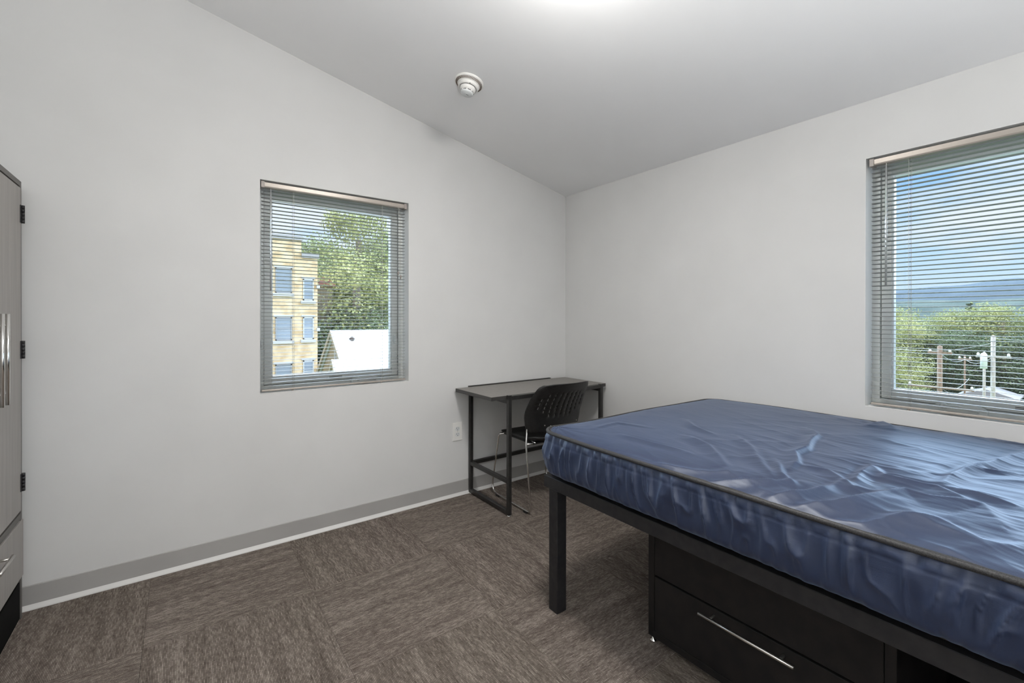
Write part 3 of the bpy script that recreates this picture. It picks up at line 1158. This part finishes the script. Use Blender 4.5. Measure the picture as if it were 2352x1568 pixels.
def top_panel():
    nx, ny = 330, 460
    s, t = np.meshgrid(np.linspace(-1, 1, nx + 1), np.linspace(-1, 1, ny + 1))
    x, y = s * mhx, t * mhy
    ax, ay = np.abs(x) - (mhx - CR), np.abs(y) - (mhy - CR)
    m = (ax > 0) & (ay > 0)
    r = np.maximum(ax, ay)
    nn = np.hypot(ax, ay) + 1e-9
    x2 = np.where(m, np.sign(x) * (mhx - CR + ax * r / nn), x)
    y2 = np.where(m, np.sign(y) * (mhy - CR + ay * r / nn), y)
    ed = np.minimum(mhx - np.abs(x), mhy - np.abs(y))        # distance to the rim (before rounding)
    X, Y = mcx + x2, mcy + y2
    z = edge_z(X, Y)
    rim = 1 - np.exp(-ed / .045)
    z = z + .026 * rim * (1 - .25 * (s ** 2)) - .005 * np.exp(-ed / .006)
    damp = np.clip(ed / .02, 0, 1)
    damp = damp * damp * (3 - 2 * damp)
    # domain warp
    wx = X + .05 * (vnoise(X * 4 + 20, Y * 4) - .5)
    wy = Y + .05 * (vnoise(X * 4, Y * 4 + 40) - .5)
    h = np.zeros_like(X)
    for pl, A, w1, w2 in FOLDS:
        d, sd_, al = polydist(wx, wy, [(p[0], p[1]) for p in pl])
        w_ = np.where(sd_ > 0, w1, w2)
        tp = np.sin(np.clip(al, .03, .97) * PI) ** .5
        dd = np.sqrt(d * d + .0025 ** 2) - .0025
        h += A * tp * (np.exp(-dd / w_) - .35 * np.exp(-((d - 1.8 * w_) / (1.1 * w_)) ** 2))
    # fan of fine tension creases, mostly along the bed; stronger to the south
    south = np.clip((-1.55 - Y) / .8, 0.15, 1)
    a = .35
    for (fx, fy, am, ang) in ((4, 26, .0024, .22), (8, 60, .0008, -.10), (3, 13, .0050, .50), (12, 90, .0004, .1), (4, 10, .0040, -.75)):
        u = (wx * math.cos(ang) - wy * math.sin(ang))
        v = (wx * math.sin(ang) + wy * math.cos(ang))
        nz = vnoise(v * fx + 3 * ang, u * fy + 11)
        rd = 1 - np.abs(nz * 2 - 1)
        h += am * (rd ** 2 - .33) * south
    # long swells parallel to the open side where the cover bags towards the edge
    bag = np.exp(-((mhx + s * mhx) - .10) ** 2 / .010)
    h += bag * .010 * (vnoise(Y * 5 + 2, X * 10) - .5) * 2 * south
    # radiating tucks at the near corner
    cdx, cdy = X - (MX0 + .05), Y - (MY1 - .05)
    cr = np.hypot(cdx, cdy)
    ca = np.arctan2(cdy, cdx)
    h += .004 * np.exp(-cr / .10) * (vnoise(ca * 9 + 30, cr * 6) - .5) * 2
    z = z + h * damp
    # small gathers along the seam
    z = z + .0018 * (vnoise(X * 60, Y * 60) - .5) * np.exp(-ed / .02) * np.clip(ed / .004, 0, 1)
    V = np.stack([X, Y, z], -1).reshape(-1, 3)
    idx = np.arange((nx + 1) * (ny + 1)).reshape(ny + 1, nx + 1)
    F = np.stack([idx[:-1, :-1], idx[:-1, 1:], idx[1:, 1:], idx[1:, :-1]], -1).reshape(-1, 4)
    return V, F


def np_mesh(name, V, F):
    me = bpy.data.meshes.new(name)
    me.vertices.add(len(V))
    me.vertices.foreach_set('co', np.asarray(V, dtype=np.float32).ravel())
    nl = F.shape[1]
    me.loops.add(len(F) * nl)
    me.loops.foreach_set('vertex_index', F.astype(np.int32).ravel())
    me.polygons.add(len(F))
    me.polygons.foreach_set('loop_start', np.arange(0, len(F) * nl, nl, dtype=np.int32))
    me.polygons.foreach_set('loop_total', np.full(len(F), nl, dtype=np.int32))
    me.polygons.foreach_set('use_smooth', np.ones(len(F), dtype=bool))
    me.update(calc_edges=True)
    me.validate()
    return me


def side_band():
    n = len(PER)
    prof = []          # (height fraction, base offset)
    rows = 44
    V = []
    for j in range(rows + 1):
        v = j / rows                     # 0 bottom, 1 top
        if v < .16:
            a = v / .16 * PI / 2
            off = -.030 * (1 - math.sin(a))
            zf = .030 * (1 - math.cos(a))
        else:
            zf = .030 + (v - .16) / .84 * (.170 - .030)
            off = 0
        vv = zf / .170
        off += .012 * math.sin(vv * PI) ** .8
        if vv > .9:
            off -= .004 * ((vv - .9) / .1)
        ang = ARC
        # vertical gathers of the cover
        warp = ang + .035 * (vnoise(ang * 6, np.full_like(ang, vv * 2.2 + 9)) - .5) + .03 * (1 - vv) * (vnoise(ang * 2.5, np.zeros_like(ang) + 5) - .5) * 2
        g1 = vnoise(warp * 22, np.full_like(ang, 3 + vv * .8))
        g1 = (1 - np.abs(g1 * 2 - 1)) ** 4
        g2 = vnoise(warp * 62, np.full_like(ang, 13 + vv * 2.5))
        g3 = vnoise(warp * 41, np.full_like(ang, 23 + vv * 1.2))
        g3 = (1 - np.abs(g3 * 2 - 1)) ** 4
        amp1 = .014 * math.exp(-((vv - .52) / .30) ** 2)
        amp3 = .008 * math.exp(-((vv - .55) / .33) ** 2)
        ampt = .0060 * math.exp(-((vv - .90) / .09) ** 2)
        ampb = .0045 * math.exp(-((vv - .10) / .12) ** 2)
        d = amp1 * (g1 - .3) + amp3 * (g3 - .25) + (ampt + ampb) * (g2 - .5) * 1.8
        d = d - .0014 * np.exp(-((vv - .80 - .012 * (vnoise(ang * 4, np.zeros_like(ang)) - .5)) / .018) ** 2)
        z = .578 + zf * (edge_z(PER[:, 0], PER[:, 1]) - .578) / .170
        z = z + .004 * (vnoise(ang * 20, np.full_like(ang, 1.0)) - .5) * (vv < .3)
        inner = np.clip((PER[:, 0] - (MX1 - .05)) / .05, 0, 1)
        d = (off + d) * (1 - .75 * inner) if True else d
        V.append(np.stack([PER[:, 0] + nrm[:, 0] * d, PER[:, 1] + nrm[:, 1] * d, z], 1))
    V = np.concatenate(V)
    F = []
    i = np.arange(n)
    k = (i + 1) % n
    for j in range(rows):
        F.append(np.stack([j * n + i, (j + 1) * n + i, (j + 1) * n + k, j * n + k], 1))
    F = np.concatenate(F)
    return V, F


mt = thing('mattress', 'thick navy blue mattress in a wrinkled shiny cover on the black bed frame', 'mattress', (0, 0, 0))
V, F = top_panel()
tp_ = link('top_panel', np_mesh('top_panel', V, F), M_MATT, mt)
V, F = side_band()
sb_ = link('side_band', np_mesh('side_band', V, F), M_MATT, mt)
ez = edge_z(PER[:, 0], PER[:, 1])
step = 2
mb = MB()
mb.tube([(PER[i, 0] + nrm[i, 0] * .001, PER[i, 1] + nrm[i, 1] * .001, ez[i] + .0005) for i in range(0, len(PER), step)], .0072, 8, closed=True)
p = mb.obj('piping', M_PIPE, mt)
p['label'] = 'dark grey piping along the top edge'
mb = MB()
mb.tube([(PER[i, 0] - nrm[i, 0] * .0125, PER[i, 1] - nrm[i, 1] * .0125, ez[i] + .0015) for i in range(0, len(PER), step)], .0065, 6, closed=True, flat=.5)
mb.obj('zipper_tape', M_PIPE, mt)
mb = MB()
mb.tube([(PER[i, 0] - nrm[i, 0] * .020, PER[i, 1] - nrm[i, 1] * .020, .5835) for i in range(0, len(PER), step * 2)], .0045, 8, closed=True)
mb.obj('lower_piping', M_PIPE, mt)
MB().box(MX0 + .03, MX1 - .03, MY0 + .03, MY1 - .03, .5795, .60).obj('bottom_panel', M_MATT, mt)

# ================================================================== OUTSIDE
GZ = -7.0


def leafy(name, c0, c1, c2):
    m = bpy.data.materials.new(name)
    m.use_nodes = True
    t = m.node_tree
    b = t.nodes['Principled BSDF']
    b.inputs['Roughness'].default_value = .6
    b.inputs['Specular IOR Level'].default_value = .2
    tc = N(t, 'ShaderNodeTexCoord')
    n = N(t, 'ShaderNodeTexNoise')
    n.inputs['Scale'].default_value = 1.1
    n.inputs['Detail'].default_value = 8
    n.inputs['Roughness'].default_value = .7
    t.links.new(tc.outputs['Object'], n.inputs['Vector'])
    col = ramp(t, n.outputs[0], [(.36, c0), (.5, c1), (.64, c2)])
    t.links.new(col, b.inputs['Base Color'])
    tr = N(t, 'ShaderNodeBsdfTranslucent')
    t.links.new(col, tr.inputs[0])
    ms = N(t, 'ShaderNodeMixShader')
    ms.inputs[0].default_value = .3
    t.links.new(b.outputs[0], ms.inputs[1])
    t.links.new(tr.outputs[0], ms.inputs[2])
    t.links.new(ms.outputs[0], t.nodes['Material Output'].inputs[0])
    return m


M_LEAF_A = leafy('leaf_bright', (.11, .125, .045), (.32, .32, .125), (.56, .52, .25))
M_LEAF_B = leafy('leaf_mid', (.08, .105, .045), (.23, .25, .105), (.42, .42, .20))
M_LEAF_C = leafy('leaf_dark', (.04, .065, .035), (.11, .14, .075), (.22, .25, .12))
M_BARK = vary(mat('bark', (.2, .15, .1), .9), (.12, .09, .07), (.26, .20, .15), 6)
M_GRASS = vary(mat('meadow', (.2, .3, .1), .9), (.09, .13, .05), (.20, .235, .10), .15, detail=8)
M_ROAD = vary(mat('asphalt', (.35, .35, .36), .9), (.13, .13, .135), (.18, .18, .185), .6)
M_HILL = vary(mat('hazy_wooded_hill', (.2, .3, .3), 1, spec=0), (.068, .085, .076), (.105, .122, .104), .03, detail=10, stretch=(1, 1, 2))  # muted blue-green, some distance haze mixed into the base colour
M_HILL2 = vary(mat('hazy_far_wooded_hill', (.3, .4, .5), 1, spec=0), (.085, .105, .120), (.105, .125, .138), .02, detail=8)  # bluer, stronger distance haze put into the base colour

struct(MB().box(-60, 500, -260, 400, GZ - .5, GZ).obj('terrain', M_GRASS))


# ---- trees
def crown_mesh(name, H, R, n, leaf, seed, conifer=False, base=.18):
    """thousands of small leaf sprays on branch clumps"""
    rs = np.random.RandomState(seed)
    clumps = []
    nc = 150 if conifer else 70
    for i in range(nc):
        hh = rs.uniform(base, 1)
        a = rs.uniform(0, 2 * PI)
        if conifer:
            rr = R * (1.02 - hh) ** .8 * rs.uniform(.2, 1)
            cr_ = R * .24 * (1.12 - hh)
        else:
            env = math.sqrt(max(.02, 1 - ((hh - .58) / .46) ** 2)) if hh > .2 else .5
            rr = R * env * rs.uniform(.25, .86)
            cr_ = R * rs.uniform(.20, .36)
        clumps.append((rr * math.cos(a), rr * math.sin(a), hh * H, cr_))
    clumps.append((0, 0, H * .93, R * (.10 if conifer else .3)))
    cl = np.array(clumps)
    k = rs.randint(0, len(cl), n)
    d = rs.normal(size=(n, 3))
    d /= np.linalg.norm(d, axis=1, keepdims=True)
    rad = cl[k, 3:4] * rs.uniform(.55, 1.05, (n, 1))
    P = cl[k, :3] + d * rad * np.array([1, 1, .8])
    # leaf quad, roughly facing outwards with jitter
    nr = d + rs.normal(scale=.45, size=(n, 3))
    nr /= np.linalg.norm(nr, axis=1, keepdims=True)
    up = rs.normal(size=(n, 3))
    u = np.cross(nr, up)
    u /= np.linalg.norm(u, axis=1, keepdims=True)
    v = np.cross(nr, u)
    s = leaf * rs.uniform(.5, 1.2, (n, 1))
    Q = np.stack([P - u * s, P - v * s * .7, P + u * s, P + v * s * .7], 1).reshape(-1, 3)
    F = np.arange(n * 4).reshape(-1, 4)
    me = np_mesh(name, Q, F)
    me.polygons.foreach_set('use_smooth', np.zeros(len(me.polygons), dtype=bool))
    return me


def trunk_mesh(H, r, seed):
    rs = random.Random(seed)
    mb = MB()
    pts = [(0, 0, 0), (r * .3, .1, H * .3), (-r * .3, 0, H * .6), (0, 0, H * .85)]
    mb.tube(pts, r, 8)
    for k in range(5):
        a = rs.uniform(0, 2 * PI)
        z = H * rs.uniform(.3, .65)
        mb.tube([(0, 0, z), (math.cos(a) * H * .12, math.sin(a) * H * .12, z + H * .12)], r * .35, 6)
    return mb.mesh('trunk')


CROWNS = {
    'a': crown_mesh('crown', 1, .42, 15000, .0095, 1),
    'b': crown_mesh('crown', 1, .50, 15000, .0100, 2, base=.1),
    'c': crown_mesh('crown', 1, .30, 12000, .0090, 3, conifer=True, base=.12),
    'd': crown_mesh('crown', 1, .36, 15000, .0090, 4, base=.05),
}
TRUNKS = {k: trunk_mesh(1, .022, i) for i, k in enumerate('abcd')}
MCR = {}


def tree(label, x, y, H, kind='a', m=None, wide=1.0, rz=0, group=None, name='leafy_tree', gz=GZ):
    t = thing(name, label, 'tree', (x, y, gz), rz, group)
    t.scale = (H * wide, H * wide, H)
    key = (kind, m.name)
    if key not in MCR:
        me = CROWNS[kind].copy()
        me.materials.clear()
        me.materials.append(m)
        MCR[key] = me
    link('crown', MCR[key], None, t)
    if not TRUNKS[kind].materials:
        TRUNKS[kind].materials.append(M_BARK)
    link('trunk', TRUNKS[kind], None, t)
    return t


# north side, seen in the left window
gN = 'trees beyond the barn'
tree('tall narrow tree rising highest above the barn in the left window', 12.2, 44, 19.2, 'd', M_LEAF_A, .72, .3, name='leafy_tree')
tree('bushy green tree directly behind the white barn roof', 9.8, 37, 13.0, 'b', M_LEAF_A, 1.15, 1.2)
tree('green tree at the right edge of the left window', 14.6, 42, 16.0, 'a', M_LEAF_B, 1.2, 2.2)
tree('green tree just right of the yellow building corner', 8.9, 42, 13.4, 'd', M_LEAF_B, 1.3, 4.0)
tree('tree behind the tall narrow tree, lower on its left side', 12.0, 52, 16.6, 'a', M_LEAF_B, 1.2, 5.0)
tree('tree on the rise above the yellow building roof', 7.6, 58, 16.8, 'b', M_LEAF_B, 1.2, 2.0)
tree('tree showing left above the yellow building roof', 4.0, 60, 16.4, 'a', M_LEAF_B, 1.3, .6)
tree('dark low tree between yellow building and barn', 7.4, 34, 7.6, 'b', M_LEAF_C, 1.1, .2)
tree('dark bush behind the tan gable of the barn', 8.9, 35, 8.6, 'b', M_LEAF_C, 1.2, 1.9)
for i, (x, y, H, k, wd) in enumerate(((19.5, 45, 16, 'b', 1.0), (25, 48, 17, 'a', 1.0), (-3, 62, 16, 'b', 1.0))):
    tree('green tree outside the north window, hidden by the room wall', x, y, H, k, M_LEAF_B, wd, i * 1.3, gN)

# ---- yellow brick building, north
YB = 30.0
M_YBRICK = vary(mat('yellow_brick', (.85, .62, .30), .85), (.38, .245, .11), (.58, .43, .26), 1.6, detail=8, p0=.3, p1=.6)
M_STONE = mat('pale_stone', (.42, .39, .36), .8)
M_COPING = mat('coping', (.27, .245, .23), .8)
M_WPALE = mat('pale_window_frame', (.40, .385, .36), .6)
M_WDARK = mat('dark_window_frame', (.22, .21, .20), .6)
M_PANE = mat('reflecting_pane', (.20, .22, .24), .2, spec=.6)
yb = thing('yellow_building', 'yellow brick apartment building with pale windows left in the left window', 'building')
mb = MB()
mb.box(-9.0, 3.95, YB, YB + 9, GZ, 6.45)
mb.obj('tall_wing', M_YBRICK, yb)
MB().box(-9.1, 4.02, YB - .12, YB + 9.1, 6.45, 6.72).obj('coping', M_COPING, yb)
MB().box(3.95, 4.98, YB, YB + 9, GZ, 5.32).obj('low_wing', M_YBRICK, yb)
MB().box(3.95, 5.06, YB - .12, YB + 9.1, 5.32, 5.62).obj('coping', M_COPING, yb)


def facade_window(x0, x1, z0, z1, fm, side_white=False):
    mb = MB()
    b = .07
    mb.box(x0, x0 + b, YB - .06, YB + .04, z0, z1)
    mb.box(x1 - b, x1, YB - .06, YB + .04, z0, z1)
    mb.box(x0, x1, YB - .06, YB + .04, z0, z0 + b)
    mb.box(x0, x1, YB - .06, YB + .04, z1 - b, z1)
    zm = z0 + (z1 - z0) * .5
    mb.box(x0, x1, YB - .05, YB + .04, zm - .03, zm + .03)
    f = mb.obj('facade_window', fm, yb)
    MB().box(x0 + b, x1 - b, YB - .03, YB - .005, z0 + b, z1 - b).obj('pane', M_PANE, f)
    MB().box(x0 - .15, x1 + .12, YB - .14, YB, z0 - .22, z0 - .02).obj('window_sill', M_STONE, yb)
    MB().box(x0 - .10, x1 + .10, YB - .05, YB + .01, z1 + .02, z1 + .16).obj('window_lintel', M_STONE, yb)


for (z0, z1) in ((2.9, 4.55), (-.22, 1.30), (-3.3, -1.8)):
    facade_window(2.38, 3.36, z0, z1, M_WDARK)
    facade_window(.9, 1.9, z0, z1, M_WPALE)
    facade_window(-1.2, -.2, z0, z1, M_WPALE)
MB().box(1.95, 2.22, YB - .08, YB, 3.0, 4.5).obj('shutter', M_STONE, yb)
MB().box(1.95, 2.22, YB - .08, YB, -.2, 1.25).obj('shutter', M_STONE, yb)
for (z0, z1) in ((2.45, 3.88), (-.18, 1.30), (-3.1, -1.62)):
    facade_window(4.05, 4.72, z0, z1, M_WPALE)
for z in (3.3, .35, -2.4):
    MB().box(4.90, 5.10, YB - .16, YB + .2, z, z + .22).obj('quoin', M_STONE, yb)

# ---- white-roofed barn, north
M_BARNROOF = vary(mat('white_metal_roof', (.80, .79, .80), .45), (.76, .75, .76), (.84, .83, .84), 2)
M_BARNWALL = vary(mat('tan_boards', (.55, .42, .26), .8), (.22, .175, .115), (.36, .28, .18), 2, stretch=(6, 6, 1), detail=6)
M_TRIM = mat('tan_trim', (.34, .28, .20), .7)
bn = thing('barn', 'barn with bright white metal roof and steep tan gable in the left window', 'building')


def barn_part(x0, x1, yr, zr, half, rise, wallname):
    """ridge along X at (yr, zr); slopes drop `rise` over `half`"""
    ze = zr - rise
    MB().prism([(yr - half, ze - .15), (yr, zr - .15), (yr + half, ze - .15), (yr + half, GZ), (yr - half, GZ)], 'x', x0, x1).obj(wallname, M_BARNWALL, bn)
    th = .16
    o = .18
    k = rise / half
    for sgn in (-1, 1):
        MB().prism([(yr, zr - th), (yr, zr), (yr + sgn * (half + o), zr - k * (half + o)), (yr + sgn * (half + o), zr - k * (half + o) - th)], 'x', x0 - .15, x1 + .2).obj('roof', M_BARNROOF, bn)
        MB().prism([(yr, zr - th - .10), (yr, zr + .02), (yr + sgn * (half + o), zr - k * (half + o) + .02), (yr + sgn * (half + o), zr - k * (half + o) - th - .10)], 'x', x0 - .24, x0 - .15).obj('rake_board', M_TRIM, bn)


barn_part(3.98, 13.0, 22.0, .58, 3.35, 2.75, 'gable_wall')
barn_part(3.15, 12.0, 18.5, -.645, 1.7, 2.1, 'front_gable_wall')
MB().box(3.90, 3.98, 20.9, 21.5, -1.15, -.42).obj('gable_window', M_WDARK, bn)
MB().box(3.88, 3.98, 21.55, 21.70, -1.5, -.30).obj('window_trim', M_WPALE, bn)
mb = MB()
for k in range(1):
    mb.lathe([(.13, 0), (.13, .10), (.19, .11), (0, .25)], 4, Matrix.Translation((4.72, 21.40, .04)))
mb.obj('roof_vent', M_BROWN, bn)

# small red-roofed house far between the trees
rh = thing('red_roofed_house', 'small dark red roof peeping between trees right of the yellow building', 'building')
MB().prism([(6.4, 4.05), (6.9, 4.05), (7.5, 4.05), (7.5, GZ), (6.4, GZ)], 'y', 36.0, 39.0).obj('house_wall', M_BARNWALL, rh)
MB().prism([(6.2, 4.0), (6.7, 4.55), (7.1, 4.55), (7.7, 4.0), (7.7, 3.85), (6.2, 3.85)], 'y', 35.7, 39.3).obj('roof', mat('red_shingle', (.32, .12, .10), .8), rh)

# ---- east side, seen in the right window: hills, woods, road, poles


def ridge(name, x, y0, y1, hf, depth, m, label, n=160):
    ys_ = np.linspace(y0, y1, n)
    rows = 12
    V = []
    for j in range(rows + 1):
        t = j / rows
        zz = np.array([hf(y) for y in ys_]) * math.sin(t * PI / 2) ** .8 + GZ * (1 - t)
        zz = zz + (vnoise(ys_ * .02 + 5, np.full_like(ys_, j * .7)) - .5) * 6 * math.sin(t * PI)
        V.append(np.stack([np.full_like(ys_, x + depth * t), ys_, zz], 1))
    V = np.concatenate(V)
    F = []
    i = np.arange(n - 1)
    for j in range(rows):
        F.append(np.stack([j * n + i, (j + 1) * n + i, (j + 1) * n + i + 1, j * n + i + 1], 1))
    o = link(name, np_mesh(name, V, np.concatenate(F)), m)
    return struct(o)


def far_h(y):
    return 76 - .060 * max(0, y - 120) + 2.2 * math.sin(y * .021) + 1.2 * math.sin(y * .06) - .00004 * (y - 60) ** 2 * (y < 60)


def near_h(y):
    return 24 + 2 * math.sin(y * .012 + 1) + 1.0 * math.sin(y * .05)


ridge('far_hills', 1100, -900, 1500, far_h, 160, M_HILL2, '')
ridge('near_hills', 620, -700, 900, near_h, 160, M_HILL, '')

# road and a verge
struct(MB().box(44, 56, -60, 60, GZ, GZ + .03).obj('road', M_ROAD))
MB_KERB = MB().box(43.6, 44, -60, 60, GZ, GZ + .12)
struct(MB_KERB.obj('road_kerb', M_STONE))

rt = random.Random(21)
TE = [
    # x, y, top z, kind, material, wide, label
    (58, 11.8, .9, 'b', M_LEAF_A, 1.25, 'bright yellow-green bushy tree at the lower left of the right window', None),
    (50, 9.9, -1.6, 'b', M_LEAF_A, 1.3, 'low sunlit bush under the bright tree in the right window', None),
    (108, 23.5, 3.2, 'a', M_LEAF_A, 1.3, 'tall tree at the left edge of the view in the right window', None),
    (112, 18.2, 1.2, 'b', M_LEAF_B, 1.2, 'tree at the dip in the tree line, left part of the right window', None),
    (104, 14.6, 2.0, 'a', M_LEAF_A, 1.2, 'sunlit tree left of the pointed spruce in the right window', None),
    (116, 13.9, 4.3, 'c', M_LEAF_C, 1.0, 'dark pointed spruce above the tree line in the right window', None),
    (106, 11.0, 2.0, 'b', M_LEAF_B, 1.2, 'tree just in front of the pointed spruce', None),
    (102, 8.4, 2.9, 'a', M_LEAF_A, 1.3, 'highest sunlit crown behind the white utility pole', None),
    (108, 5.4, 2.2, 'b', M_LEAF_B, 1.3, 'tree right of the white utility pole', None),
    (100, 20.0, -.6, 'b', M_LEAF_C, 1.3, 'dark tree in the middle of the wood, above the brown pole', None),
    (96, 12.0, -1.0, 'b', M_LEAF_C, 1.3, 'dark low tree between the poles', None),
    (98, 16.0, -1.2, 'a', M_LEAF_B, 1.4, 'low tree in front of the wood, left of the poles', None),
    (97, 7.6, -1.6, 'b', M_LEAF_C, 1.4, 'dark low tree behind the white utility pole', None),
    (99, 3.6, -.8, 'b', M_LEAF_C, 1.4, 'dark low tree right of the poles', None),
]
for (x, y, tz, k, m, wd, lb, g) in TE:
    if x > 90:
        x, y, tz = -2.55 + (x + 2.55) * .62, -2.71 + (y + 2.71) * .62, 1.22 + (tz - 1.22) * .62
    tree(lb, x, y, tz - GZ, k, m, wd, rt.uniform(0, 6), g, name='spruce_tree' if k == 'c' else 'leafy_tree')
for i in range(9):
    x = 68 + 5 * (i % 2)
    y = -4 - i * 5.5 if i < 6 else 20 + (i - 6) * 6
    tree('green tree in the wood outside the picture, east of the house', x, y, rt.uniform(7, 9.6), rt.choice('ab'), rt.choice((M_LEAF_A, M_LEAF_B, M_LEAF_C)), 1.3, rt.uniform(0, 6), 'trees of the eastern wood')

M_POLEW = vary(mat('weathered_pole', (.70, .62, .52), .8), (.34, .29, .25), (.50, .45, .40), 4, stretch=(8, 8, 1))
M_POLEB = vary(mat('brown_pole', (.35, .22, .14), .8), (.17, .11, .07), (.30, .20, .135), 4, stretch=(8, 8, 1))
M_WIRE = mat('wire', (.40, .40, .40), .4)


def pole(label, x, y, ztop, r, m, arms=(), can=None):
    t = thing('utility_pole', label, 'utility pole', (x, y, GZ))
    h = ztop - GZ
    MB().lathe([(0, 0), (r * 1.15, 0), (r, h), (0, h + .05)], 14).obj('pole_shaft', m, t)
    for (z, half) in arms:
        MB().box(-.06, .06, -half, half, z - GZ - .06, z - GZ + .06).obj('cross_arm', m, t)
        for yy in (-half + .1, 0, half - .1):
            MB().lathe([(0, 0), (.05, 0), (.07, .08), (.03, .16), (0, .16)], 8, Matrix.Translation((0, yy, z - GZ + .06))).obj('insulator', M_WHITE, t)
    if can:
        yy, z0, z1, rr = can
        MB().lathe([(0, z0 - GZ), (rr, z0 - GZ), (rr, z1 - GZ), (rr * .6, z1 - GZ + .1), (0, z1 - GZ + .12)], 16, Matrix.Translation((-.1, yy, 0))).obj('transformer', M_WHITE2, t)
    return t


pole('pale weathered utility pole, tallest, with a transformer can', 35, 1.60, .25, .095, M_POLEW, [(-.95, .7)], (.36, -1.65, -.85, .15))
pole('thinner pale pole standing just left of the tallest pole', 35.6, 2.03, -.75, .06, M_POLEW)
pole('brown utility pole with cross arm left of the pale poles', 35, 3.85, -.45, .12, M_POLEB, [(-.85, .55), (-3.0, 1.5)])
pole('slim distant pole between the brown and the pale poles', 48, 4.65, -1.7, .055, M_POLEB, [(-2.0, .4)])

rw = random.Random(4)
wires = [((35, 3.85, -.75), (10, 6.3, 1.6), 'overhead wire rising from the brown pole to the left'),
         ((35, 3.85, -.75), (35, 1.60, -.15), 'sagging overhead wire between the brown pole and the tallest pole'),
         ((35, 3.6, -.85), (35, 1.7, -.9), 'overhead wire joining the cross arms of brown and tallest pole'),
         ((35, 1.6, .1), (60, -14, -.5), 'topmost overhead wire leaving the tallest pole to the right'),
         ((35, 1.6, -.95), (58, -16, -2.5), 'overhead wire from the tallest pole cross arm to the right'),
         ((35, 3.85, -3.0), (35, 1.6, -4.2), 'low overhead wire between the brown and the tallest pole'),
         ((48, 4.65, -2.0), (35, 3.85, -.85), 'overhead wire from the slim distant pole to the brown pole'),
         ((48, 4.65, -2.0), (35, 1.6, -.95), 'overhead wire from the slim distant pole to the tallest pole'),
         ((35, 1.6, -3.2), (24, 5.0, -6.4), 'steep wire running down leftwards from the tallest pole'),
         ((35, 3.6, -3.0), (48, 4.4, -3.5), 'low wire running back from the brown pole to the slim pole')]
for a, b2, lb in wires:
    a, b2 = Vector(a), Vector(b2)
    pts = []
    for k in range(13):
        t = k / 12
        q = a.lerp(b2, t)
        q.z -= .35 * 4 * t * (1 - t) * min(1, (b2 - a).length / 12)
        pts.append(q)
    o = MB().tube(pts, .013, 5).obj('overhead_wire', M_WIRE)
    tag(o, lb, 'wire', 'overhead wires at the utility poles')

sh = thing('roadside_shed', 'small white shed by the road behind the poles', 'shed', (52, 3.9, GZ))
MB().box(0, 3, -1.6, 1.6, 0, 1.7).obj('shed_wall', M_STONE, sh)
MB().prism([(-1.8, 1.7), (0, 2.3), (1.8, 1.7), (1.8, 1.6), (-1.8, 1.6)], 'x', -.2, 3.2).obj('roof', M_COPING, sh)
